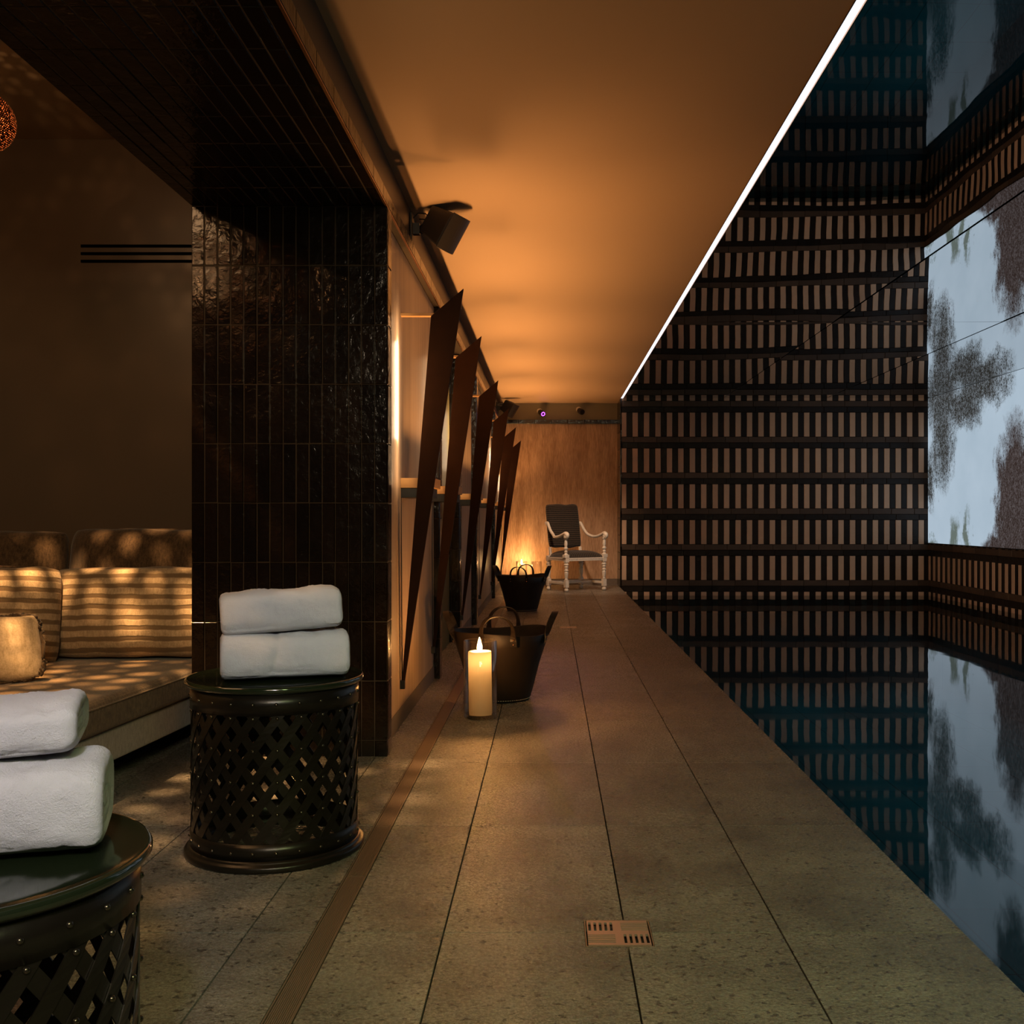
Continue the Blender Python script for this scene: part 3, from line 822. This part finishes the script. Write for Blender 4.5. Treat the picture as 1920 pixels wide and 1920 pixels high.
mb = MB(); soft_box(mb, roundpoly([(-3.70,1.7),(-3.24,1.7),(-3.24,5.6),(-3.70,5.6)], .06), .10, .74, .05); o = mb.build('side_back', M_BACKF, sf); o.matrix_parent_inverse = INV
for (x, y) in ((-2.95,2.0),(-2.0,2.0),(-1.8,4.3),(-2.95,5.3),(-1.75,5.3)):
    mb = MB(); mb.box(x-.03,x+.03,y-.03,y+.03,0,.10); o = mb.build('leg', M_BLACK, sf); o.matrix_parent_inverse = INV
def place(o, loc_, rx, ry, rz):
    o.rotation_euler = (rx, ry, rz); o.location = loc_
b = pillow(.86,.40,.24, M_BACKF, 'back_cushion', None, 2); place(b, (-1.93,5.15,.745), -.16, .01, 0); tag(b, 'dark brown woven back cushion beside the pillar, behind the striped cushion', 'cushion', 'sofa back cushions')
edge_cord(.86,.40,M_BACKF,'piping',b,.005)
b = pillow(.86,.40,.24, M_BACKF, 'back_cushion', None, 5); place(b, (-2.78,5.10,.735), -.14, 0, .10); tag(b, 'dark brown woven back cushion at the left edge, top left of the sofa', 'cushion', 'sofa back cushions')
edge_cord(.86,.40,M_BACKF,'piping',b,.005)
b = pillow(.82,.42,.20, M_CUSH, 'cushion', None, 3); place(b, (-1.88,4.83,.565), -.20, .0, .03); tag(b, 'wide sand striped cushion dappled with light, beside the pillar', 'cushion', 'sand striped cushions')
b = pillow(.66,.44,.20, M_CUSH, 'cushion', None, 4); place(b, (-2.50,4.60,.57), -.18, .05, .50); tag(b, 'sand striped cushion in the sofa corner behind the small pillow', 'cushion', 'sand striped cushions')
edge_cord(.66,.44,M_BACKF,'piping',b,.006)
b = pillow(.52,.27,.15, M_CUSH2, 'pillow', None, 6); place(b, (-2.26,4.08,.468), -.42, -.10, .42); tag(b, 'small pale plush pillow with a dark fringe lying in front on the sofa', 'pillow')
edge_cord(.52,.27,M_BACKF,'fringe',b,.010,.035,300)

# ---- baskets
def basket(loc_, rz, label):
    e = empty('basket', loc_, rz, label, 'basket', 'pair of black leather baskets')
    mb = MB(); rb, rt, H = .158, .262, .375; n = 64
    def rim(a): return .010*math.sin(2*a+.4)+.006*math.sin(3*a)
    prof = [(rb-.006,.004,0),(rb,.0,0),(rb+.006,.012,0),(rb+.02,.06,0),(rb+.055,.20,.2),(rb+.085,.30,.6),(rt,H,1),(rt-.004,H+.003,1),(rt-.009,H,1),(rb+.075,.29,.6),(rb+.045,.19,.2),(rb+.010,.05,0),(rb-.008,.012,0)]
    vs = []; 
    for r, z, q in prof:
        for k in range(n):
            a = 2*PI*k/n; vs.append(((r+q*.006*math.sin(3*a))*math.cos(a)*(1+.03*q), (r+q*.006*math.sin(3*a))*math.sin(a)*(1-.03*q), z+q*rim(a)))
    fs = [(i*n+k, i*n+(k+1)%n, (i+1)*n+(k+1)%n, (i+1)*n+k) for i in range(len(prof)-1) for k in range(n)]
    fs.append(tuple(range(n))); fs.append(tuple((len(prof)-1)*n+k for k in range(n)))
    mb.add(vs, fs, 0, .5, True); mb.build('body', M_LEATH, e)
    mb = MB()
    for k in range(80):
        a = 2*PI*k/80; r = rb+.0065; M = Matrix.Translation((r*math.cos(a), r*math.sin(a), .013)) @ Matrix.Rotation(a+PI/2,4,'Z')
        mb.box(-.0035,.0035,-.001,.001,-.0008,.0008, M=M)
    mb.build('stitching', M_CREAM, e)
    for hh in range(4):
        A = -PI/2 + hh*PI/2
        u = Vector((-math.sin(A), math.cos(A), 0)); ro = Vector((math.cos(A), math.sin(A), 0))
        pts = []; K = 40; hw = .085
        for i in range(K+1):
            t = i/K
            if t < .22: # up left leg along the wall
                q = t/.22; z = .315 + (H+.0-.315)*q; x = -hw; 
            elif t > .78:
                q = (1-t)/.22; z = .315 + (H-.315)*q; x = hw
            else:
                q = (t-.22)/.56; z = H + .105*math.sin(PI*q)**.75; x = -hw*math.cos(PI*q)
            rr_ = (rb+.085+ (z-.30)*(rt-rb-.085)/(H-.30)) if z < H else rt + (z-H)*.28
            rr_ += .011
            # follow the round body near the ends
            rad = math.sqrt(max(.0001, rr_**2 - x*x)) if z <= H+.01 else math.sqrt(max(.0001, rr_**2 - x*x))
            pts.append((u*x + ro*rad + Vector((0,0,z)), t))
        mb = MB(); vs = []; wd = .017; th = .0028
        for i, (p, t) in enumerate(pts):
            a_ = pts[max(i-1,0)][0]; b_ = pts[min(i+1,K)][0]; tg = (b_-a_).normalized()
            tw = min(1, max(0, (min(t,1-t)-.10)/.16))       # 0 flat on body, 1 hoop
            flat_w = tg.cross(ro).normalized()                # tangential width
            hoop_w = (ro + u*.55).normalized()
            wv = (flat_w*(1-tw)*(1 if t < .5 else -1) + hoop_w*tw); wv = (wv - tg*wv.dot(tg)).normalized(); nv = tg.cross(wv).normalized()
            for s1, s2 in ((-1,-1),(1,-1),(1,1),(-1,1)): vs.append(p + wv*wd*s1 + nv*th*s2)
        fs = [(i*4+q, i*4+(q+1)%4, (i+1)*4+(q+1)%4, (i+1)*4+q) for i in range(K) for q in range(4)] + [(0,1,2,3), (K*4+3,K*4+2,K*4+1,K*4)]
        mb.add(vs, fs); ho = mb.build('handle', M_LEATH, e)
        for sx in (-hw, hw):
            for zz in (.326, .352):
                rr_ = rb+.085+(zz-.30)*(rt-rb-.085)/(H-.30)+.014
                p = u*sx + ro*math.sqrt(rr_**2-sx*sx) + Vector((0,0,zz)); mb = MB()
                mb.sphere(p, .0062, 10, 6); mb.build('rivet', M_BRASS, ho)
    return e
basket((-.275, 5.80, 0), -.02, 'near black leather basket with loop handles behind the glass candle')
basket((-.304, 11.29, 0), -.12, 'far black leather basket with loop handles on the deck before the chair')

# ---- candles
def hurricane(loc_, label, r=.083, H=.385):
    mb = MB(); n = 56
    mb.lathe([(.001,.0),(r-.012,.0),(r-.003,.004),(r,.012),(r,H),(r-.002,H+.002),(r-.004,H),(r-.004,.026),(r-.012,.020),(.001,.018)], n)
    o = mb.build('glass_vase', M_GLASS); o.location = loc_; tag(o, label, 'vase', 'clear glass cylinder vases'); return o
def candle(loc_, label, r=.058, H=.325, lean=.0):
    e = empty('pillar_candle', loc_, 0, label, 'candle', 'lit pillar candles'); e.rotation_euler = (0, lean, 0)
    mb = MB(); mb.lathe([(.0001,H-.016),(r-.020,H-.014),(r-.010,H-.008),(r-.005,H),(r-.001,H-.002),(r,H-.010),(r,.006),(r-.003,.0),(.0001,.0)], 48, cap=False)
    mb.build('wax', M_WAX, e)
    mb = MB(); mb.tube([(0,0,H-.05),(.001,0,H-.02),(.003,0,H+.004)], .0016, 6); mb.build('wick', M_WICK, e)
    mb = MB(); mb.lathe([(.0001,H-.004),(.008,H+.002),(.0135,H+.014),(.012,H+.028),(.0075,H+.046),(.003,H+.062),(.0001,H+.070)], 16, cap=False)
    mb.build('flame', M_FLAME, e); return e
Z1 = .0185
hurricane((-.350,5.24,0), 'clear glass cylinder around the near lit candle on the deck')
candle((-.348,5.24,Z1), 'near lit pillar candle in a glass cylinder before the basket', .058, .315, -.015)
hurricane((-.42,15.32,0), 'clear glass cylinder around the far lit candle by the end wall', .083, .36)
candle((-.42,15.32,Z1), 'far lit pillar candle glowing against the end wall behind the basket', .058, .30)
hurricane((-.20,15.25,0), 'empty clear glass cylinder between the far candle and the chair', .075, .36)

# ---- armchair
def armchair():
    th = 32.7
    e = empty('armchair', (.339,14.445,0), math.radians(th), 'white carved armchair with dark striped upholstery at the far end of the deck', 'armchair')
    FW, RW, FD = .31, .27, .25
    legp = [(.0001,.0),(.018,.001),(.027,.010),(.030,.026),(.024,.044),(.014,.052),(.014,.060)]
    mid = [(.017,.158),(.026,.163),(.026,.170),(.016,.176),(.020,.190),(.026,.235),(.028,.262),(.020,.275),(.031,.284),(.031,.292),(.019,.300),(.024,.325),(.030,.337),(.022,.350),(.034,.360),(.034,.368),(.022,.380),(.026,.395)]
    for sx, sy, W in ((-1,-1,FW),(1,-1,FW),(-1,1,RW),(1,1,RW)):
        x, y = sx*W, sy*FD; mb = MB(); M = Matrix.Translation((x,y,0))
        mb.lathe(legp, 20, M); mb.box(x-.026,x+.026,y-.026,y+.026,.060,.158); mb.lathe(mid, 20, M); mb.box(x-.028,x+.028,y-.028,y+.028,.395,.475)
        mb.build('leg', M_CREAM, e, bevel=.002)
    mb = MB()
    for sx in (-1,1):
        a = Vector((sx*FW,-FD,.11)); b = Vector((sx*RW,FD,.11)); d = (b-a).normalized(); p = Vector((-d.y,d.x,0))
        for q in (0,):
            vs = []
            for c_, (s1,s2) in ((a,(-1,-1)),(a,(1,-1)),(a,(1,1)),(a,(-1,1)),(b,(-1,-1)),(b,(1,-1)),(b,(1,1)),(b,(-1,1))):
                vs.append(c_ + p*.015*s1 + Vector((0,0,.016*s2)))
            mb.add(vs, ((0,1,2,3),(7,6,5,4),(0,4,5,1),(1,5,6,2),(2,6,7,3),(3,7,4,0)))
    mb.box(-RW,RW,FD-.015,FD+.015,.094,.126); mb.box(-.30,.30,-.015,.015,.097,.125)
    mb.build('stretcher', M_CREAM, e, bevel=.003)
    mb = MB(); t = .022
    mb.box(-FW,FW,-FD-t,-FD+t,.412,.455); mb.box(-RW,RW,FD-t,FD+t,.412,.455)
    for sx in (-1,1):
        a = Vector((sx*FW,-FD,0)); b = Vector((sx*RW,FD,0)); d = (b-a).normalized(); p = Vector((-d.y,d.x,0)); vs = []
        for c_ in (a,b):
            for s1, z in ((-1,.412),(1,.412),(1,.455),(-1,.455)): vs.append(c_ + p*t*s1 + Vector((0,0,z)))
        mb.add(vs, ((0,1,2,3),(7,6,5,4),(0,4,5,1),(1,5,6,2),(2,6,7,3),(3,7,4,0)))
    fr = mb.build('seat_frame', M_CREAM, e, bevel=.003)
    mb = MB()                                   # row of nail heads along the rail
    for k in range(22):
        x = -FW+.04+(2*FW-.08)*k/21; mb.sphere((x,-FD-t-.0005,.436), .0045, 8, 5)
    for k in range(18):
        q = k/17; x = -(FW+(RW-FW)*q)-t-.0005; mb.sphere((x,-FD+.05+(2*FD-.1)*q,.436), .0045, 8, 5)
    mb.build('nail_heads', M_BLACK, e)
    # seat
    mb = MB(); n = 20; vs = []; fs = []
    for i in range(n+1):
        for j in range(n+1):
            u = 2*i/n-1; v = 2*j/n-1; W = FW + (RW-FW)*(v+1)/2 + .005
            d = (max(0,1-u**4))**.5 * (max(0,1-v**4))**.5
            vs.append((u*W, v*(FD+.012), .452 + .095*d))
    for i in range(n):
        for j in range(n): fs.append((i*(n+1)+j,(i+1)*(n+1)+j,(i+1)*(n+1)+j+1,i*(n+1)+j+1))
    mb.add(vs, fs, 0, .5, True); mb.add([(v[0],v[1],.45) for v in vs], fs)
    mb.build('seat', M_STRIPS, e, weld=True)
    tl = .16
    Mb = Matrix.Translation((0,FD-.01,.56)) @ Matrix.Rotation(-tl,4,'X')
    mb = MB()
    for sx in (-1,1): mb.box(sx*(RW-.02)-.018, sx*(RW-.02)+.018, -.01, .02, -.10, .03, M=Mb)
    mb.build('back_post', M_CREAM, e, bevel=.002)
    bk_ = pillow(.545,.625,.075, M_STRIPE, 'backrest', e, 9, 20, sub=1)
    bk_.data.materials[0] = M_STRIPE
    for v in bk_.data.vertices:                # squarer upholstered slab
        x, y, z = v.co; sx = x/.2725; sz = z/.3125
        fx = min(1, (1-abs(sx))*9+.35); fz = min(1, (1-abs(sz))*9+.35)
        v.co.y = math.copysign(.034*min(1,fx)*min(1,fz), y if abs(y) > 1e-6 else 1) if abs(y) > 1e-6 else 0
    bk_.matrix_local = Mb @ Matrix.Translation((0,0,.325))
    for sx in (-1,1):
        x0 = sx*(RW+.005); x1 = sx*(FW+.010)
        P = [(x0,FD+.055,.915),(x0,FD+.020,.920),(x0*1.01,FD-.005,.895),(x0*1.03,FD-.06,.825),(x0*1.05,FD-.14,.765),(x1,.02,.735),(x1,-.08,.740),(x1,-.17,.765),(x1,-.23,.782),(x1,-.275,.772),(x1,-.292,.745),(x1,-.275,.725)]
        # smooth it
        pts = []; 
        for i in range(len(P)-1):
            p0 = Vector(P[max(i-1,0)]); p1 = Vector(P[i]); p2 = Vector(P[i+1]); p3 = Vector(P[min(i+2,len(P)-1)])
            for k in range(5):
                t_ = k/5; pts.append(.5*((2*p1)+(-p0+p2)*t_+(2*p0-5*p1+4*p2-p3)*t_*t_+(-p0+3*p1-3*p2+p3)*t_**3))
        pts.append(Vector(P[-1])); nn = len(pts)
        rad = [.020 + .012*math.exp(-((i/nn-.80)/.09)**2) + .006*math.exp(-(i/nn/.08)**2) for i in range(nn)]
        mb = MB(); mb.tube(pts, rad, 14); mb.sphere((x1,-.262,.742), .036, 14, 10, sc=(.95,1,1)); mb.sphere((x0,FD+.035,.905), .026, 12, 8)
        mb.build('arm', M_CREAM, e)
        M = Matrix.Translation((x1*.985,-FD+.002,0)); mb = MB()
        mb.box(x1*.985-.034,x1*.985+.034,-FD-.032,-FD+.036,.456,.500)
        mb.lathe([(.034,.500),(.022,.510),(.016,.520),(.024,.534),(.024,.542),(.015,.552),(.022,.566),(.030,.580),(.030,.588),(.018,.600),(.018,.612),(.024,.64),(.019,.68),(.015,.700),(.026,.708),(.026,.716),(.018,.735)], 20, M)
        mb.build('arm_support', M_CREAM, e, bevel=.002)
    return e
armchair()

# ---- loudspeakers under the ceiling
def speaker(loc_, label, scale=1.0):
    e = empty('loudspeaker', loc_, 0, label, 'loudspeaker', 'wall loudspeakers under the ceiling')
    mb = MB(); mb.box(0,.014,-.045,.045,-.085,.085); mb.build('wall_plate', M_BLACK, e, bevel=.004)
    mb = MB(); mb.box(.014,.05,-.02,.02,-.03,.03); mb.sphere((.066,0,0), .026, 14, 10); mb.tube([(.05,0,0),(.12,-.02,0)], .015, 12)
    mb.build('mount_arm', M_BLACK, e)
    # cabinet: local frame, tilted down towards the pool
    Mc = Matrix.Translation((.185,-.05,-.005)) @ Matrix.Rotation(math.radians(-24),4,'Z') @ Matrix.Rotation(math.radians(33),4,'Y')
    mb = MB(); hw, hh = .085, .098
    vs = []
    for x, s_ in ((-.09,.80),(.068,1.0)):
        for y, z in ((-hw,-hh),(hw,-hh),(hw,hh),(-hw,hh)): vs.append(Mc @ Vector((x,y*s_,z*s_)))
    mb.add(vs, ((0,3,2,1),(4,5,6,7),(0,1,5,4),(1,2,6,5),(2,3,7,6),(3,0,4,7))); mb.build('cabinet', M_CHAR, e, bevel=.010)
    mb = MB(); vs = []; n = 10; fs = []
    for i in range(n+1):
        y = -hw*1.04 + 2*hw*1.04*i/n
        for z in (-hh*1.04, hh*1.04):
            q = 1-(2*i/n-1)**2
            vs.append(Mc @ Vector((.074+.038*q, y, z))); vs.append(Mc @ Vector((.069, y, z)))
    for i in range(n):
        a = i*4; fs += [(a,a+2,a+6,a+4),(a+1,a+5,a+7,a+3),(a,a+4,a+5,a+1),(a+2,a+3,a+7,a+6)]
    fs += [(0,1,3,2),(n*4,n*4+2,n*4+3,n*4+1)]
    mb.add(vs, fs); mb.build('grille', M_CHAR, e, bevel=.002)
    mb = MB(); mb.tube([(.012,0,.06),(.04,-.01,.085),(.085,-.02,.080),(.10,-.03,.06),(.08,-.03,.045),(.05,-.02,.05)], .0035, 8); mb.build('cable', M_BLACK, e)
    return e
s1 = speaker((-.768,5.78,2.585), 'black loudspeaker on a bracket above the nearest wall blade')
s2 = copy_tree(s1); s2.location = (-.768, 15.0, 2.56); tag(s2, 'far loudspeaker mounted in the corner above the last wall blades', 'loudspeaker', 'wall loudspeakers under the ceiling')

# ---- small spot projectors on the end wall
def spot(loc_, label, lens):
    e = empty('spotlight', loc_, 0, label, 'spotlight', 'small spotlights on the end wall')
    mb = MB(); mb.lathe([(.040,0),(.042,.010),(.034,.016)], 20, Matrix.Rotation(PI/2,4,'X')); mb.build('mount', M_CREAM, e)
    M = Matrix.Translation((.03,-.075,-.035)) @ Matrix.Rotation(.5,4,'Z') @ Matrix.Rotation(PI/2+.35,4,'X')
    mb = MB(); mb.lathe([(.028,-.06),(.040,-.05),(.042,.045),(.036,.052),(.034,.044)], 20, M); mb.tube([(0,-.01,0),(.02,-.05,-.02)], .010, 8); mb.build('head', M_CHAR, e)
    if lens:
        mb = MB()
        for k in range(8):
            a = 2*PI*k/8; mb.sphere(M @ Vector((.026*math.cos(a),.026*math.sin(a),.052)), .0075, 8, 6)
        mb.build('led_ring', M_PURPLE, e)
    return e
spot((-.16,15.6,2.575), 'small spotlight with a glowing purple ring on the end wall', True)
spot((.42,15.6,2.60), 'small dark unlit spotlight on the end wall near the pool', False)

# ---- pierced pendant lamps
def pendant(loc_, label, r=.122):
    e = empty('pendant_lamp', loc_, 0, label, 'pendant lamp', 'pierced metal globe pendants')
    bm = bmesh.new(); bmesh.ops.create_icosphere(bm, subdivisions=5, radius=r)
    mb = MB(); t = .20
    bm.verts.ensure_lookup_table(); rt = random.Random(11); tv = [rt.uniform(.09,.36) if rt.random() < .8 else rt.uniform(.02,.1) for _ in bm.verts]
    for f in bm.faces:
        P = []
        for i in range(3):
            va, vb = f.verts[i], f.verts[(i+1)%3]; a, b = va.co, vb.co
            P += [a+(b-a)*tv[va.index], b+(a-b)*tv[vb.index]]
        mb.add(P, [tuple(range(6))])
    bm.free()
    o = mb.build('globe', plain('pierced_copper', (.25,.10,.045), .35, .85), e, weld=True, fix=True)
    mb = MB(); mb.sphere((0,0,.070), .042, 16, 12); mb.build('bulb', emit('bulb', (1,.55,.22), 14), e)
    mb = MB(); mb.tube([(0,0,r-.004),(0,0,3.05-loc_[2])], .004, 8); mb.lathe([(.045,3.05-loc_[2]-.02),(.045,3.05-loc_[2])], 20); mb.lathe([(.02,r-.006),(.016,r+.03)], 16); mb.build('cord', M_BLACK, e)
    return e
pendant((-2.295,4.25,2.600), 'round pierced metal pendant lamp at the left edge of the photo')
pendant((-2.35,1.25,2.70), 'second round pierced metal pendant lamp, hanging over the near lounge')

# ------------------------------------------------------------------ lights
def light(kind, name, loc_, energy, color, target=None, **kw):
    l = bpy.data.lights.new(name, kind); l.energy = energy; l.color = color
    for k, v in kw.items(): setattr(l, k, v)
    o = bpy.data.objects.new(name, l); C.objects.link(o); o.location = loc_
    if target is not None:
        o.rotation_euler = (Vector(target)-Vector(loc_)).to_track_quat('-Z','Y').to_euler()
    return o
WARM = (1,.47,.15); AMB = (1,.42,.11)
light('POINT', 'candle_light', (-.35,5.24,Z1+.315+.034), 85, AMB, shadow_soft_size=.012)
light('POINT', 'candle_core', (-.348,5.24,Z1+.315-.040), .75, (1,.62,.28), shadow_soft_size=.012)
light('POINT', 'far_candle_light', (-.42,15.32,Z1+.30+.034), 175, (1,.50,.17), shadow_soft_size=.012)
light('POINT', 'far_candle_core', (-.42,15.32,Z1+.30-.040), .8, (1,.62,.28), shadow_soft_size=.012)
for i, y in enumerate(FY):
    yy = y if i < 5 else 15.0
    light('AREA', 'fin_wall_light', (-.700, yy-.085, 1.60), 1.6, (1,.72,.45), (-.72, yy-.085, 1.60), shape='RECTANGLE', size=.012, size_y=.46)
    light('AREA', 'fin_wall_glow', (-.640, yy-.10, 1.55), 1.3, (1,.62,.32), (-.72, yy-.10, 1.55), shape='RECTANGLE', size=.03, size_y=.8)
    gap = (FY[i+1]-y-.42) if i < 5 else .3
    o = light('AREA', 'fin_uplight', (-.63, yy+.08+gap/2, 1.26), 8.5*gap, WARM, None, shape='RECTANGLE', size=.05, size_y=gap, spread=math.radians(94))
    d = Vector((.35, 0, 1.40)).normalized(); yv = Vector((0,1,0)); zv = -d; xv = yv.cross(zv)
    o.rotation_euler = Matrix((xv, yv, zv)).transposed().to_euler()
light('SPOT', 'fin_uplight', (-.60, 4.75, 1.26), 22, WARM, (-.25,3.9,2.69), spot_size=math.radians(85), spot_blend=1.0, shadow_soft_size=.05)  # extra spot added to brighten the ceiling before the first fin
for (x, y, z, tx, ty, e1, e2) in ((-2.295,4.25,2.60,-1.95,4.25,1100,7), (-2.35,1.25,2.70,-1.7,3.3,700,46)):
    light('SPOT', 'pendant_light', (x,y,z), e1, (1,.55,.22), (tx,ty,.3), spot_size=math.radians(70 if y > 3 else 46), spot_blend=.8, shadow_soft_size=.0026)
    light('POINT', 'pendant_glow', (x,y,z), e2, (1,.50,.20), shadow_soft_size=.004)
light('SPOT', 'green_floor_fill', (1.0,-.6,2.3), 170, (.75,1,.38), (.55,2.0,0), spot_size=math.radians(62), spot_blend=1, shadow_soft_size=.2)  # added source without a fixture, tints the near deck green
light('AREA', 'green_fill', (.2,-1.4,2.3), 4.5, (.3,1,.2), (-.5,2.2,.5), shape='RECTANGLE', size=.4, size_y=.2)  # unseen green fill added behind the camera for the table tops
light('AREA', 'lounge_fill', (-2.4,3.0,3.0), 24, (1,.55,.25), (-2.4,4.2,1.0), shape='RECTANGLE', size=1.0, size_y=1.0)  # added warm fill that lifts the lounge wall, no fixture
light('SPOT', 'alcove_spot', (.3,12.3,2.62), 190, (1,.68,.44), (.40,14.5,.45), spot_size=math.radians(48), spot_blend=1, shadow_soft_size=.05)
light('SPOT', 'towel_fill_far', (.1,-.6,2.0), 135, (.84,.82,1), (-.80,3.15,.62), spot_size=math.radians(9), spot_blend=.7, shadow_soft_size=.10)  # added beam from behind the camera, brightens the towels by the pillar
light('SPOT', 'towel_fill_near', (-.1,-.6,2.1), 120, (.88,.80,1), (-.85,1.5,.65), spot_size=math.radians(20), spot_blend=.7, shadow_soft_size=.10)  # added unseen beam that brightens the nearest towels
light('SPOT', 'purple_spot', (-.09,15.42,2.52), 26, (1,.36,.55), (-.05,4.4,0), spot_size=math.radians(15), spot_blend=1, shadow_soft_size=.03)
light('AREA', 'deck_fill', (0,-1.2,2.5), 55, (1,.76,.52), (0,3.5,0), shape='RECTANGLE', size=1.2, size_y=.8)
light('SPOT', 'pool_wall_fill', (.7,7.6,2.2), 300, (1,.74,.52), (5.0,13.4,.75), spot_size=math.radians(62), spot_blend=1, shadow_soft_size=.04)  # free-floating spot added to warm the striped tile walls
for px_ in (1.6, 3.2, 4.8):
    light('AREA', 'pool_lamp', (px_,8.0,-.16), 5.5, (.12,.80,.95), (px_,8.0,-1.3), shape='RECTANGLE', size=.1, size_y=13, spread=math.radians(120))

# world: nearly black interior
w = bpy.data.worlds.new('World'); bpy.context.scene.world = w; w.use_nodes = True
w.node_tree.nodes['Background'].inputs[0].default_value = (.5,.42,.36,1); w.node_tree.nodes['Background'].inputs[1].default_value = .03

# ------------------------------------------------------------------ camera, view
cam = bpy.data.cameras.new('camera'); co = bpy.data.objects.new('camera', cam); C.objects.link(co)
co.location = (0,0,EYE); co.rotation_euler = (PI/2,0,0)
cam.sensor_width = 36; cam.lens = 36*1970/1920; cam.shift_x = -72/1920; cam.shift_y = 10/1920; cam.clip_start = .05
sc = bpy.context.scene; sc.camera = co
sc.view_settings.view_transform = 'Standard'; sc.view_settings.look = 'None'; sc.view_settings.gamma = 1; sc.view_settings.exposure = 0
sc.view_settings.use_curve_mapping = False
cy = sc.cycles; cy.use_denoising = True; cy.max_bounces = 8; cy.diffuse_bounces = 4; cy.glossy_bounces = 5; cy.transparent_max_bounces = 12
cy.sample_clamp_indirect = 4; cy.caustics_reflective = False; cy.caustics_refractive = False
